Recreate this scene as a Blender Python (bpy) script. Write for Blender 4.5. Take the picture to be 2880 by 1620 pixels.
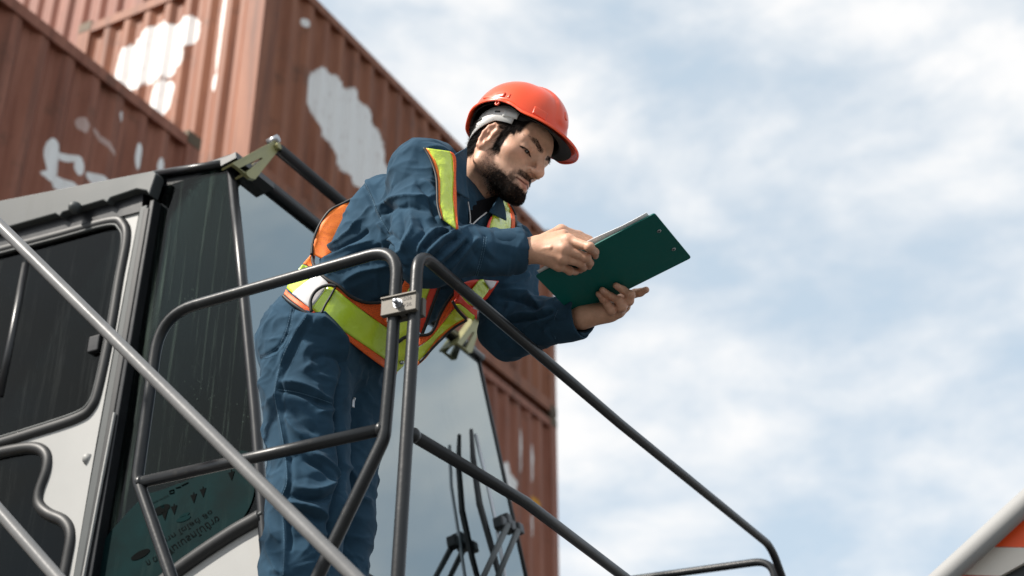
import bpy, bmesh, math, random
import numpy as np
from mathutils import Vector, Matrix
for o in list(bpy.data.objects): bpy.data.objects.remove(o)
random.seed(7)
SC = bpy.context.scene
COL = SC.collection
RAD = math.radians

# ------------------------------------------------------------------ camera
PITCH = RAD(29.2); FPX = 4000.0; CAMZ = 1.6
CAM = np.array([0, 0, CAMZ]); GZ = 0.79   # ground level; the photographer crouches 0.8 m above it
FW = np.array([0, math.cos(PITCH), math.sin(PITCH)])
UP = np.array([0, -math.sin(PITCH), math.cos(PITCH)])
RT = np.array([1.0, 0, 0])
cd = bpy.data.cameras.new('camera')
cam = bpy.data.objects.new('camera', cd); COL.objects.link(cam)
cam.location = CAM
cam.rotation_euler = (math.pi/2 + PITCH, 0, 0)
cd.sensor_width = 36; cd.lens = 50.0
cd.clip_start = 0.05; cd.clip_end = 3000
cd.dof.use_dof = True; cd.dof.focus_distance = 3.28; cd.dof.aperture_fstop = 3.2
SC.camera = cam
SC.render.resolution_x = 1024; SC.render.resolution_y = 576

# ------------------------------------------------------------------ sky, sun, exposure
SUN_DIR = Vector((-0.80, -0.36, 0.86)).normalized()
SUN_EL = math.asin(SUN_DIR.z)
SUN_AZ = math.atan2(SUN_DIR.x, SUN_DIR.y)
w = bpy.data.worlds.new('World'); SC.world = w; w.use_nodes = True
nt = w.node_tree; nt.nodes.clear()
def N(t, typ, **kw):
    n = t.nodes.new(typ)
    for k, v in kw.items(): setattr(n, k, v)
    return n
out = N(nt, 'ShaderNodeOutputWorld')
sky = N(nt, 'ShaderNodeTexSky', sky_type='NISHITA', sun_disc=False)
sky.sun_elevation = SUN_EL; sky.sun_rotation = SUN_AZ; sky.dust_density = 2.0; sky.air_density = 1.0
bgs = N(nt, 'ShaderNodeBackground'); bgs.inputs['Strength'].default_value = 0.085
nt.links.new(sky.outputs[0], bgs.inputs[0])
tc = N(nt, 'ShaderNodeTexCoord')
mp = N(nt, 'ShaderNodeMapping'); mp.inputs['Scale'].default_value = (1, 1, 1.9)
mp.inputs['Location'].default_value = (0.31, 0.12, 0.45)
nt.links.new(tc.outputs['Generated'], mp.inputs[0])
nz = N(nt, 'ShaderNodeTexNoise'); nz.inputs['Scale'].default_value = 5.6; nz.inputs['Detail'].default_value = 10; nz.inputs['Roughness'].default_value = 0.55
nz.inputs['Distortion'].default_value = 0.15
nt.links.new(mp.outputs[0], nz.inputs['Vector'])
rp = N(nt, 'ShaderNodeValToRGB'); rp.color_ramp.elements[0].position = 0.38; rp.color_ramp.elements[1].position = 0.68
rp.color_ramp.elements[0].color = (0.72, 0.72, 0.72, 1); rp.color_ramp.elements[1].color = (1, 1, 1, 1); rp.color_ramp.interpolation = 'EASE'
nt.links.new(nz.outputs['Fac'], rp.inputs[0])
nz2 = N(nt, 'ShaderNodeTexNoise'); nz2.inputs['Scale'].default_value = 7.0; nz2.inputs['Detail'].default_value = 4
nt.links.new(mp.outputs[0], nz2.inputs['Vector'])
rp2 = N(nt, 'ShaderNodeValToRGB')
rp2.color_ramp.elements[0].color = (0.70, 0.83, 0.93, 1); rp2.color_ramp.elements[0].position = 0.38
rp2.color_ramp.elements[1].color = (1.0, 1.0, 1.0, 1); rp2.color_ramp.elements[1].position = 0.62
nt.links.new(nz.outputs['Fac'], rp2.inputs[0])
bgc = N(nt, 'ShaderNodeBackground'); bgc.inputs['Strength'].default_value = 0.55
nt.links.new(rp2.outputs[0], bgc.inputs[0])
mx = N(nt, 'ShaderNodeMixShader')
nt.links.new(rp.outputs[0], mx.inputs[0]); nt.links.new(bgs.outputs[0], mx.inputs[1]); nt.links.new(bgc.outputs[0], mx.inputs[2])
nt.links.new(mx.outputs[0], out.inputs[0])
sd = bpy.data.lights.new('sun', 'SUN'); sd.energy = 3.9; sd.angle = RAD(3.0); sd.color = (1.0, 0.94, 0.86)
sun = bpy.data.objects.new('sun', sd); COL.objects.link(sun)
sun.rotation_euler = SUN_DIR.to_track_quat('Z', 'Y').to_euler()
sun.location = (-8, -4, 14)
vs = SC.view_settings
vs.view_transform = 'Standard'; vs.look = 'None'; vs.exposure = 0.88; vs.gamma = 1.0; vs.use_curve_mapping = False

# ------------------------------------------------------------------ pixel helpers (photo pixels, 2880 x 1620)
def pdir(px, py):
    return FW + RT*((px-1440)/FPX) - UP*((py-810)/FPX)
def P(px, py, d):
    return CAM + pdir(px, py)*d
def onplane(px, py, n, c):
    v = pdir(px, py); n = np.asarray(n, float)
    return CAM + v*((c - n@CAM)/(n@v))
def topix(p):
    q = np.atleast_2d(np.asarray(p, float)) - CAM; z = q@FW
    return np.stack([1440+FPX*(q@RT)/z, 810-FPX*(q@UP)/z, z], 1)
YAW = RAD(61.8)
DR = np.array([math.cos(YAW), math.sin(YAW), 0]); DL = np.array([-math.sin(YAW), math.cos(YAW), 0]); DZ = np.array([0, 0, 1.0])
def world(a, b, z): return DR*a + DL*b + DZ*z

# ------------------------------------------------------------------ object helpers
def tag(o, label=None, cat=None, group=None, kind=None):
    if label: o['label'] = label
    if cat: o['category'] = cat
    if group: o['group'] = group
    if kind: o['kind'] = kind
    return o
def empty(name, loc=(0, 0, 0)):
    o = bpy.data.objects.new(name, None); COL.objects.link(o); o.location = Vector(loc); o.empty_display_size = 0.1
    return o
def link(name, me, mat=None, parent=None, smooth=False):
    o = bpy.data.objects.new(name, me); COL.objects.link(o)
    if mat is not None: me.materials.append(mat)
    if parent is not None:
        o.parent = parent
        M = Matrix.Identity(4); q = parent
        while q is not None:
            M = q.matrix_basis.copy() @ q.matrix_parent_inverse.copy() if False else Matrix.Translation(q.location) @ q.rotation_euler.to_matrix().to_4x4() @ M
            q = q.parent
        o.matrix_parent_inverse = Matrix.Identity(4)
        o.location = M.inverted().translation; o.rotation_euler = M.inverted().to_euler()
    if smooth:
        me.polygons.foreach_set('use_smooth', [True]*len(me.polygons))
    return o
def mesh(name, V, F, mat=None, parent=None, smooth=False):
    me = bpy.data.meshes.new(name)
    me.from_pydata([tuple(map(float, v)) for v in V], [], [tuple(map(int, f)) for f in F]); me.update()
    return link(name, me, mat, parent, smooth)
class MB:
    def __init__(s): s.V = []; s.F = []
    def add(s, V, F):
        n = len(s.V); s.V += [np.asarray(v, float) for v in V]; s.F += [tuple(i+n for i in f) for f in F]; return s
    def obox(s, c, ax, ay, az):
        c, ax, ay, az = [np.asarray(q, float) for q in (c, ax, ay, az)]
        V = [c+i*ax+j*ay+k*az for i in (-1, 1) for j in (-1, 1) for k in (-1, 1)]
        F = [(0, 1, 3, 2), (4, 6, 7, 5), (0, 4, 5, 1), (2, 3, 7, 6), (0, 2, 6, 4), (1, 5, 7, 3)]
        if np.dot(np.cross(ax, ay), az) < 0: F = [f[::-1] for f in F]
        return s.add(V, F)
    def tube(s, pts, r, n=14, cap=True):
        pts = [np.asarray(p, float) for p in pts]; m = len(pts)
        rr = r if hasattr(r, '__len__') else [r]*m
        T = []
        for i in range(m):
            t = pts[min(i+1, m-1)]-pts[max(i-1, 0)]; T.append(t/(np.linalg.norm(t)+1e-12))
        a = np.array([0, 0, 1.0]) if abs(T[0][2]) < .9 else np.array([1.0, 0, 0])
        u = np.cross(T[0], a); u /= np.linalg.norm(u)
        V = []; F = []
        for i in range(m):
            u = u-T[i]*(u@T[i]); u /= np.linalg.norm(u); v = np.cross(T[i], u)
            for k in range(n):
                t = 2*math.pi*k/n; V.append(pts[i]+rr[i]*(math.cos(t)*u+math.sin(t)*v))
        for i in range(m-1):
            for k in range(n):
                F.append((i*n+k, i*n+(k+1) % n, (i+1)*n+(k+1) % n, (i+1)*n+k))
        if cap: F.append(tuple(range(n))[::-1]); F.append(tuple(range((m-1)*n, m*n)))
        return s.add(V, F)
    def prism(s, poly, ext):
        """poly: ordered 3d points; extruded by vector ext"""
        n = len(poly); ext = np.asarray(ext, float)
        V = [np.asarray(p, float) for p in poly]+[np.asarray(p, float)+ext for p in poly]
        F = [tuple(range(n))[::-1], tuple(range(n, 2*n))]+[(i, (i+1) % n, (i+1) % n+n, i+n) for i in range(n)]
        return s.add(V, F)
    def build(s, name, mat=None, parent=None, smooth=False, fix=False, bevel=0, auto=None):
        o = mesh(name, s.V, s.F, mat, parent, smooth)
        if fix:
            bm = bmesh.new(); bm.from_mesh(o.data); bmesh.ops.recalc_face_normals(bm, faces=bm.faces); bm.to_mesh(o.data); bm.free()
        if bevel:
            b = o.modifiers.new('bevel', 'BEVEL'); b.width = bevel; b.segments = 2; b.limit_method = 'ANGLE'
        if auto: sharp(o, auto)
        return o
def sharp(o, deg=35):
    me = o.data
    bm = bmesh.new(); bm.from_mesh(me)
    for f in bm.faces: f.smooth = True
    for e in bm.edges:
        e.smooth = not (len(e.link_faces) == 2 and e.calc_face_angle(0) > RAD(deg))
    bm.to_mesh(me); bm.free()
def fillet(pts, r, n=8):
    pts = [np.asarray(p, float) for p in pts]; R_ = r if hasattr(r, '__len__') else [r]*len(pts)
    o = [pts[0]]
    for i in range(1, len(pts)-1):
        a, b, c = pts[i-1], pts[i], pts[i+1]; u = a-b; v = c-b
        lu, lv = np.linalg.norm(u), np.linalg.norm(v); u = u/lu; v = v/lv
        ang = math.acos(max(-1, min(1, u@v))); d = min(R_[i]/math.tan(ang/2), lu*.48, lv*.48)
        p0, p2 = b+u*d, b+v*d
        for k in range(n+1):
            t = k/n; o.append((1-t)**2*p0+2*t*(1-t)*b+t*t*p2)
    o.append(pts[-1]); return o
def holed(name, outer, holes, ext, mat, parent, bevel=0):
    """flat panel with openings, given thickness along ext"""
    bm = bmesh.new(); es = []
    for loop in [outer]+holes:
        vs_ = [bm.verts.new(tuple(map(float, p))) for p in loop]
        es += [bm.edges.new((vs_[i], vs_[(i+1) % len(vs_)])) for i in range(len(vs_))]
    bmesh.ops.triangle_fill(bm, edges=es, use_beauty=True)
    g = bmesh.ops.extrude_face_region(bm, geom=bm.faces[:])
    for v in [q for q in g['geom'] if isinstance(q, bmesh.types.BMVert)]: v.co += Vector(map(float, ext))
    bmesh.ops.recalc_face_normals(bm, faces=bm.faces)
    me = bpy.data.meshes.new(name); bm.to_mesh(me); bm.free()
    o = link(name, me, mat, parent)
    return o
def cr(pts, n=8, closed=False):
    """Catmull-Rom through points"""
    pts = np.asarray(pts, float); m = len(pts); o = []
    for i in range(m if closed else m-1):
        p0 = pts[i-1] if (closed or i > 0) else 2*pts[0]-pts[1]
        p1 = pts[i]; p2 = pts[(i+1) % m]
        p3 = pts[(i+2) % m] if (closed or i+2 < m) else 2*pts[-1]-pts[-2]
        for k in range(n):
            t = k/n
            o.append(.5*((2*p1)+(-p0+p2)*t+(2*p0-5*p1+4*p2-p3)*t*t+(-p0+3*p1-3*p2+p3)*t**3))
    if not closed: o.append(pts[-1])
    return np.array(o)

# ------------------------------------------------------------------ materials
MATS = {}
def mat(name, col, rough=.5, metal=0, spec=.5, bump=None, var=None, coat=0, dirt=None, sheen=0, sss=None):
    """principled + colour variation noise (var=(scale,amount[,stretch xyz])) + bump=(scale,strength,dist)"""
    if name in MATS: return MATS[name]
    m = bpy.data.materials.new(name); m.use_nodes = True; t = m.node_tree; b = t.nodes['Principled BSDF']
    b.inputs['Base Color'].default_value = (*col, 1); b.inputs['Roughness'].default_value = rough
    b.inputs['Metallic'].default_value = metal; b.inputs['Specular IOR Level'].default_value = spec
    b.inputs['Coat Weight'].default_value = coat; b.inputs['Sheen Weight'].default_value = sheen
    c = N(t, 'ShaderNodeTexCoord'); src = None
    if var:
        mp = N(t, 'ShaderNodeMapping'); t.links.new(c.outputs['Object'], mp.inputs[0])
        if len(var) > 2: mp.inputs['Scale'].default_value = var[2]
        n = N(t, 'ShaderNodeTexNoise'); n.inputs['Scale'].default_value = var[0]; n.inputs['Detail'].default_value = 6; n.inputs['Roughness'].default_value = .6
        t.links.new(mp.outputs[0], n.inputs['Vector'])
        r = N(t, 'ShaderNodeMapRange'); r.inputs['From Min'].default_value = .25; r.inputs['From Max'].default_value = .75
        r.inputs['To Min'].default_value = 1-var[1]; r.inputs['To Max'].default_value = 1+var[1]
        t.links.new(n.outputs['Fac'], r.inputs['Value'])
        mm = N(t, 'ShaderNodeVectorMath', operation='SCALE'); mm.inputs[0].default_value = col
        t.links.new(r.outputs[0], mm.inputs['Scale']); src = mm.outputs[0]
        rr = N(t, 'ShaderNodeMapRange'); rr.inputs['To Min'].default_value = max(0.02, rough-.12); rr.inputs['To Max'].default_value = min(1, rough+.12)
        t.links.new(n.outputs['Fac'], rr.inputs['Value']); t.links.new(rr.outputs[0], b.inputs['Roughness'])
    if dirt:
        n = N(t, 'ShaderNodeTexNoise'); n.inputs['Scale'].default_value = dirt[0]; n.inputs['Detail'].default_value = 8; n.inputs['Roughness'].default_value = .7
        mp = N(t, 'ShaderNodeMapping'); t.links.new(c.outputs['Object'], mp.inputs[0]); t.links.new(mp.outputs[0], n.inputs['Vector'])
        if len(dirt) > 4: mp.inputs['Scale'].default_value = dirt[4]
        r = N(t, 'ShaderNodeMapRange'); r.inputs['From Min'].default_value = dirt[2]; r.inputs['From Max'].default_value = dirt[2]+.2
        r.inputs['To Max'].default_value = dirt[3]
        t.links.new(n.outputs['Fac'], r.inputs['Value'])
        mi = N(t, 'ShaderNodeMix', data_type='RGBA'); t.links.new(r.outputs[0], mi.inputs['Factor'])
        if src is not None: t.links.new(src, mi.inputs['A'])
        else: mi.inputs['A'].default_value = (*col, 1)
        mi.inputs['B'].default_value = (*dirt[1], 1); src = mi.outputs['Result']
    if src is not None: t.links.new(src, b.inputs['Base Color'])
    if bump:
        n = N(t, 'ShaderNodeTexNoise'); n.inputs['Scale'].default_value = bump[0]; n.inputs['Detail'].default_value = 4
        t.links.new(c.outputs['Object'], n.inputs['Vector'])
        bp = N(t, 'ShaderNodeBump'); bp.inputs['Strength'].default_value = bump[1]; bp.inputs['Distance'].default_value = bump[2]
        t.links.new(n.outputs['Fac'], bp.inputs['Height']); t.links.new(bp.outputs[0], b.inputs['Normal'])
    if sss:
        b.inputs['Subsurface Weight'].default_value = sss[0]; b.inputs['Subsurface Radius'].default_value = sss[1]; b.inputs['Subsurface Scale'].default_value = sss[2]
    MATS[name] = m
    return m
M_rail = mat('rail_grey_paint', (.013, .0145, .016), .36, 0, .4, bump=(70, .12, .003), var=(9, .25), dirt=(26, (.075, .07, .062), .60, .6))
M_stair = mat('stair_grey_paint', (.15, .15, .15), .38, 0, .5, bump=(70, .1, .003), var=(9, .15), dirt=(26, (.08, .075, .068), .6, .5))
M_black = mat('black_rubber', (.012, .013, .014), .5, var=(20, .3))
M_blackpaint = mat('black_paint', (.010, .011, .013), .35, var=(12, .25))
M_white = mat('cab_white_paint', (.34, .34, .33), .45, var=(3, .05), dirt=(6, (.33, .31, .27), .56, .5, (1, 1, .25)))
M_trim = mat('grey_metal_trim', (.048, .055, .056), .55, 0, var=(5, .25), dirt=(7, (.035, .04, .038), .50, .7, (1, 1, .3)))
M_interior = mat('cab_interior', (.012, .013, .014), .8, var=(4, .3))
M_olive = mat('olive_zinc', (.25, .235, .10), .42, .35, var=(18, .15), bump=(90, .1, .002))
M_steel = mat('galvanised_steel', (.12, .11, .094), .55, .3, var=(30, .2), dirt=(40, (.16, .13, .10), .55, .6), bump=(160, .15, .001))
M_bolt = mat('bolt_steel', (.42, .43, .45), .3, .9)
M_deck = mat('deck_plate', (.05, .052, .055), .6, .2, var=(6, .3))
M_hull = mat('machine_yellow', (.45, .33, .04), .45, var=(2, .12), dirt=(3, (.08, .07, .05), .6, .6))
M_ground = mat('yard_concrete', (.085, .084, .08), .9, var=(.6, .22), bump=(14, .3, .02), dirt=(.35, (.05, .049, .047), .5, .7))
def glass_mat(name, tint, refl, trans, rough=.02, streak=.25, dirtcol=(.28, .30, .29), sscale=(9, 9, .6), gloss=(.9, .95, .95), ior=1.5):
    m = bpy.data.materials.new(name); m.use_nodes = True; t = m.node_tree; t.nodes.clear()
    o = N(t, 'ShaderNodeOutputMaterial'); c = N(t, 'ShaderNodeTexCoord')
    tr = N(t, 'ShaderNodeBsdfTransparent'); tr.inputs[0].default_value = (*[q*trans for q in tint], 1)
    gl = N(t, 'ShaderNodeBsdfGlossy'); gl.inputs['Roughness'].default_value = rough; gl.inputs[0].default_value = (*gloss, 1)
    df = N(t, 'ShaderNodeBsdfDiffuse'); df.inputs[0].default_value = (*dirtcol, 1)
    fr = N(t, 'ShaderNodeFresnel'); fr.inputs[0].default_value = ior
    ad = N(t, 'ShaderNodeMath', operation='ADD', use_clamp=True); t.links.new(fr.outputs[0], ad.inputs[0]); ad.inputs[1].default_value = refl
    m1 = N(t, 'ShaderNodeMixShader'); t.links.new(ad.outputs[0], m1.inputs[0]); t.links.new(tr.outputs[0], m1.inputs[1]); t.links.new(gl.outputs[0], m1.inputs[2])
    mp = N(t, 'ShaderNodeMapping'); mp.inputs['Scale'].default_value = sscale; t.links.new(c.outputs['Object'], mp.inputs[0])
    n = N(t, 'ShaderNodeTexNoise'); n.inputs['Scale'].default_value = 2.5; n.inputs['Detail'].default_value = 8; n.inputs['Roughness'].default_value = .72
    t.links.new(mp.outputs[0], n.inputs['Vector'])
    r = N(t, 'ShaderNodeMapRange'); r.inputs['From Min'].default_value = .53; r.inputs['From Max'].default_value = .76; r.inputs['To Max'].default_value = streak
    t.links.new(n.outputs['Fac'], r.inputs['Value'])
    v = N(t, 'ShaderNodeTexVoronoi'); v.inputs['Scale'].default_value = 60; t.links.new(c.outputs['Object'], v.inputs['Vector'])
    lt = N(t, 'ShaderNodeMath', operation='LESS_THAN'); lt.inputs[1].default_value = .085; t.links.new(v.outputs['Distance'], lt.inputs[0])
    n3 = N(t, 'ShaderNodeTexNoise'); n3.inputs['Scale'].default_value = 5; t.links.new(c.outputs['Object'], n3.inputs['Vector'])
    g3 = N(t, 'ShaderNodeMapRange'); g3.inputs['From Min'].default_value = .5; g3.inputs['From Max'].default_value = .65; g3.inputs['To Max'].default_value = streak*1.6; t.links.new(n3.outputs['Fac'], g3.inputs['Value'])
    mu = N(t, 'ShaderNodeMath', operation='MULTIPLY'); t.links.new(lt.outputs[0], mu.inputs[0]); t.links.new(g3.outputs[0], mu.inputs[1])
    mxx = N(t, 'ShaderNodeMath', operation='MAXIMUM'); t.links.new(r.outputs[0], mxx.inputs[0]); t.links.new(mu.outputs[0], mxx.inputs[1])
    m2 = N(t, 'ShaderNodeMixShader'); t.links.new(mxx.outputs[0], m2.inputs[0]); t.links.new(m1.outputs[0], m2.inputs[1]); t.links.new(df.outputs[0], m2.inputs[2])
    t.links.new(m2.outputs[0], o.inputs[0])
    return m
M_sideglass = glass_mat('side_glass', (.60, .80, .76), .0, .32, streak=.55, dirtcol=(.10, .135, .115), sscale=(20, 20, .5), ior=1.27)
M_doorglass = glass_mat('door_glass', (.5, .6, .6), .0, .15, streak=.06, ior=1.25)
M_windshield = glass_mat('windshield_glass', (.75, .88, .92), .46, .45, rough=.03, streak=.10, dirtcol=(.4, .43, .43), sscale=(3, 3, .8), gloss=(.62, .69, .70))

# ------------------------------------------------------------------ ground
g = MB(); g.add([(-400, -400, GZ), (400, -400, GZ), (400, 400, GZ), (-400, 400, GZ)], [(0, 1, 2, 3)])
tag(g.build('ground', M_ground), 'grey concrete container yard pavement', kind='structure')

# ------------------------------------------------------------------ containers
def container_mat(name, base, light, marks):
    """painted corrugated steel: vertical streaks, rust, and white over-paint patches given as
    (face, [ (u,z,ru,rz,rot), ... ], colour, wobble) in container coordinates (u along length on 'R', across on 'L')"""
    m = bpy.data.materials.new(name); m.use_nodes = True; t = m.node_tree; b = t.nodes['Principled BSDF']
    b.inputs['Roughness'].default_value = .62; b.inputs['Specular IOR Level'].default_value = .3
    c = N(t, 'ShaderNodeTexCoord')
    mp = N(t, 'ShaderNodeMapping'); mp.inputs['Scale'].default_value = (3, 3, .35); t.links.new(c.outputs['Object'], mp.inputs[0])
    n = N(t, 'ShaderNodeTexNoise'); n.inputs['Scale'].default_value = 2.2; n.inputs['Detail'].default_value = 7; n.inputs['Roughness'].default_value = .65; t.links.new(mp.outputs[0], n.inputs['Vector'])
    r = N(t, 'ShaderNodeValToRGB'); r.color_ramp.elements[0].position = .3; r.color_ramp.elements[1].position = .72
    r.color_ramp.elements[0].color = (*base, 1); r.color_ramp.elements[1].color = (*light, 1); t.links.new(n.outputs['Fac'], r.inputs[0])
    n2 = N(t, 'ShaderNodeTexNoise'); n2.inputs['Scale'].default_value = 1.7; n2.inputs['Detail'].default_value = 9; n2.inputs['Roughness'].default_value = .75; t.links.new(c.outputs['Object'], n2.inputs['Vector'])
    r2 = N(t, 'ShaderNodeMapRange'); r2.inputs['From Min'].default_value = .54; r2.inputs['From Max'].default_value = .66; r2.inputs['To Max'].default_value = .8; t.links.new(n2.outputs['Fac'], r2.inputs['Value'])
    mi = N(t, 'ShaderNodeMix', data_type='RGBA'); t.links.new(r2.outputs[0], mi.inputs['Factor']); t.links.new(r.outputs[0], mi.inputs['A']); mi.inputs['B'].default_value = (.105, .046, .026, 1)
    mpr = N(t, 'ShaderNodeMapping'); mpr.inputs['Scale'].default_value = (7, 7, .22); t.links.new(c.outputs['Object'], mpr.inputs[0])
    nr = N(t, 'ShaderNodeTexNoise'); nr.inputs['Scale'].default_value = 2.0; nr.inputs['Detail'].default_value = 6; nr.inputs['Roughness'].default_value = .6; t.links.new(mpr.outputs[0], nr.inputs['Vector'])
    rr_ = N(t, 'ShaderNodeMapRange'); rr_.inputs['From Min'].default_value = .52; rr_.inputs['From Max'].default_value = .68; rr_.inputs['To Max'].default_value = .6; t.links.new(nr.outputs['Fac'], rr_.inputs['Value'])
    mr = N(t, 'ShaderNodeMix', data_type='RGBA'); t.links.new(rr_.outputs[0], mr.inputs['Factor']); t.links.new(mi.outputs['Result'], mr.inputs['A']); mr.inputs['B'].default_value = (.09, .034, .02, 1)
    cur = mr.outputs['Result']
    sep = N(t, 'ShaderNodeSeparateXYZ'); t.links.new(c.outputs['Object'], sep.inputs[0])
    nw = N(t, 'ShaderNodeTexNoise'); nw.inputs['Scale'].default_value = 3.0; nw.inputs['Detail'].default_value = 12; nw.inputs['Roughness'].default_value = .78; t.links.new(c.outputs['Object'], nw.inputs['Vector'])
    def math_(op, a, bb, clamp=False):
        q = N(t, 'ShaderNodeMath', operation=op, use_clamp=clamp)
        for i, s in ((0, a), (1, bb)):
            if s is None: continue
            if isinstance(s, (int, float)): q.inputs[i].default_value = s
            else: t.links.new(s, q.inputs[i])
        return q.outputs[0]
    mpb = N(t, 'ShaderNodeMapping'); mpb.inputs['Scale'].default_value = (9, 9, 2.2); mpb.inputs['Rotation'].default_value = (.3, .4, .2); t.links.new(c.outputs['Object'], mpb.inputs[0])
    nb_ = N(t, 'ShaderNodeTexNoise'); nb_.inputs['Scale'].default_value = 2.6; nb_.inputs['Detail'].default_value = 9; nb_.inputs['Roughness'].default_value = .7; t.links.new(mpb.outputs[0], nb_.inputs['Vector'])
    brr = N(t, 'ShaderNodeMapRange'); brr.inputs['From Min'].default_value = .30; brr.inputs['From Max'].default_value = .44; brr.inputs['To Min'].default_value = .55; t.links.new(nb_.outputs['Fac'], brr.inputs['Value']); brush = brr.outputs[0]
    for face, ells, colr, wob in marks:
        ax = sep.outputs['X'] if face == 'R' else sep.outputs['Y']
        gate = math_('LESS_THAN', sep.outputs['Y'], .12) if face == 'R' else math_('LESS_THAN', sep.outputs['X'], .12)
        best = None
        for (u, z, ru, rz, rot) in ells:
            du = math_('SUBTRACT', ax, u); dz = math_('SUBTRACT', sep.outputs['Z'], z)
            ca, sa = math.cos(RAD(rot)), math.sin(RAD(rot))
            a1 = math_('ADD', math_('MULTIPLY', du, ca/ru), math_('MULTIPLY', dz, sa/ru))
            b1 = math_('ADD', math_('MULTIPLY', du, -sa/rz), math_('MULTIPLY', dz, ca/rz))
            d = math_('SQRT', math_('ADD', math_('MULTIPLY', a1, a1), math_('MULTIPLY', b1, b1)), None)
            best = d if best is None else math_('MINIMUM', best, d)
        wv = math_('MULTIPLY', math_('SUBTRACT', nw.outputs['Fac'], .5), wob*1.7)
        e = math_('MULTIPLY', math_('SUBTRACT', 1.0, math_('ADD', best, wv)), 14.0, True)
        e = math_('MULTIPLY', math_('MULTIPLY', e, gate), brush)
        m3 = N(t, 'ShaderNodeMix', data_type='RGBA'); t.links.new(e, m3.inputs['Factor']); t.links.new(cur, m3.inputs['A']); m3.inputs['B'].default_value = (*colr, 1)
        cur = m3.outputs['Result']
    t.links.new(cur, b.inputs['Base Color'])
    bp = N(t, 'ShaderNodeBump'); bp.inputs['Strength'].default_value = .25; bp.inputs['Distance'].default_value = .012
    t.links.new(n2.outputs['Fac'], bp.inputs['Height']); t.links.new(bp.outputs[0], b.inputs['Normal'])
    return m
M_cast = mat('corner_casting_rust', (.10, .065, .035), .7, .2, var=(5, .4), dirt=(7, (.05, .055, .03), .5, .8))
CL, CW, CH = 6.06, 2.44, 2.59
def corrugated(L, H, pitch=.278, depth=.046):
    """profile x along, y inward; returns verts (2 rows) and faces"""
    xs = []; x = 0.0
    k = int(round(L/pitch)); pt = L/k
    for i in range(k):
        x0 = i*pt
        xs += [(x0, 0.0), (x0+pt*.26, 0.0), (x0+pt*.5, depth), (x0+pt*.76, depth)]
    xs.append((L, 0.0))
    V = [(x, y, 0) for x, y in xs]+[(x, y, H) for x, y in xs]; n = len(xs)
    return V, [(i, i+1, n+i+1, n+i) for i in range(n-1)]
_cache = {}
def container(a, b, tier, m, label, roof=True):
    z0 = GZ+tier*CH+.02
    e = empty('shipping_container', world(a, b, z0)); e.rotation_euler = (0, 0, YAW)
    tag(e, label, 'container', 'red-brown containers stacked in the yard')
    def part(name, key, fn, mm):
        if key not in _cache:
            q = fn(); me = bpy.data.meshes.new(name); me.from_pydata([tuple(map(float, v)) for v in q.V], [], q.F); me.update(); _cache[key] = me
        me = _cache[key]
        o = bpy.data.objects.new(name, me); COL.objects.link(o); o.parent = e
        if not me.materials: me.materials.append(None)
        o.material_slots[0].link = 'OBJECT'; o.material_slots[0].material = mm
        return o
    rail = .075
    def side(y, flip):
        q = MB(); V, F = corrugated(CL-.32, CH-.34)
        q.add([(x+.16, (y+.022+yy) if not flip else (y-.022-yy), z+.17) for x, yy, z in V], F if not flip else [f[::-1] for f in F]); return q
    def end(x, flip):
        q = MB(); V, F = corrugated(CW-.32, CH-.34, .25, .046)
        q.add([((x+.022+yy) if not flip else (x-.022-yy), y+.16, z+.17) for y, yy, z in V], F[:] if flip else [f[::-1] for f in F]); return q
    def box(x0, x1, y0, y1, za, zb):
        return MB().obox(((x0+x1)/2, (y0+y1)/2, (za+zb)/2), ((x1-x0)/2, 0, 0), (0, (y1-y0)/2, 0), (0, 0, (zb-za)/2))
    part('side_wall', 's0', lambda: side(0, False), m); part('side_wall', 's1', lambda: side(CW, True), m)
    part('end_wall', 'e0', lambda: end(0, False), m); part('end_wall', 'e1', lambda: end(CL, True), m)
    for i, (y0, y1) in enumerate(((.006, .075), (CW-.075, CW-.006))):
        part('top_rail', 'tr%d' % i, lambda: box(.165, CL-.165, y0, y1, CH-.175, CH-.075), m)
        part('bottom_rail', 'br%d' % i, lambda: box(.165, CL-.165, y0, y1, .03, .175), m)
    for i, (x0, x1) in enumerate(((.006, .075), (CL-.075, CL-.006))):
        part('end_rail', 'er%d' % i, lambda: box(x0, x1, .165, CW-.165, CH-.175, CH-.06), m)
        part('end_sill', 'es%d' % i, lambda: box(x0, x1, .165, CW-.165, .03, .175), m)
    for i, x in enumerate((.083, CL-.083)):
        for j, y in enumerate((.083, CW-.083)):
            part('corner_post', 'cp%d%d' % (i, j), lambda: box(x-.079, x+.079, y-.079, y+.079, .12, CH-.12), m)
            for kz, z in enumerate((.06, CH-.08)):
                part('corner_casting', 'cc%d%d%d' % (i, j, kz), lambda: box(x-.083, x+.083, y-.083, y+.083, z-.06, z+.06), M_cast)
    part('roof', 'rf', lambda: box(.165, CL-.165, .08, CW-.08, CH-.10, CH-.078), m)
    part('floor', 'fl', lambda: box(.165, CL-.165, .08, CW-.08, .08, .11), m)
    return e
RB = (.190, .060, .032); RL = (.34, .140, .088)
WHT = (.80, .79, .77)
def uv_on(px, py, face, a, b, tier):
    if face == 'R':
        p = onplane(px, py, DL, b+.03); return p@DR-a, p[2]-(GZ+tier*CH+.02)
    p = onplane(px, py, DR, a+.03); return p@DL-b, p[2]-(GZ+tier*CH+.02)
def ell(px, py, rx, ry, rot, face, a, b, tier):
    u, z = uv_on(px, py, face, a, b, tier)
    u2, _ = uv_on(px+10, py, face, a, b, tier); _, z2 = uv_on(px, py-10, face, a, b, tier)
    return (u, z, abs(u2-u)/10*rx, abs(z2-z)/10*ry, rot)
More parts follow.
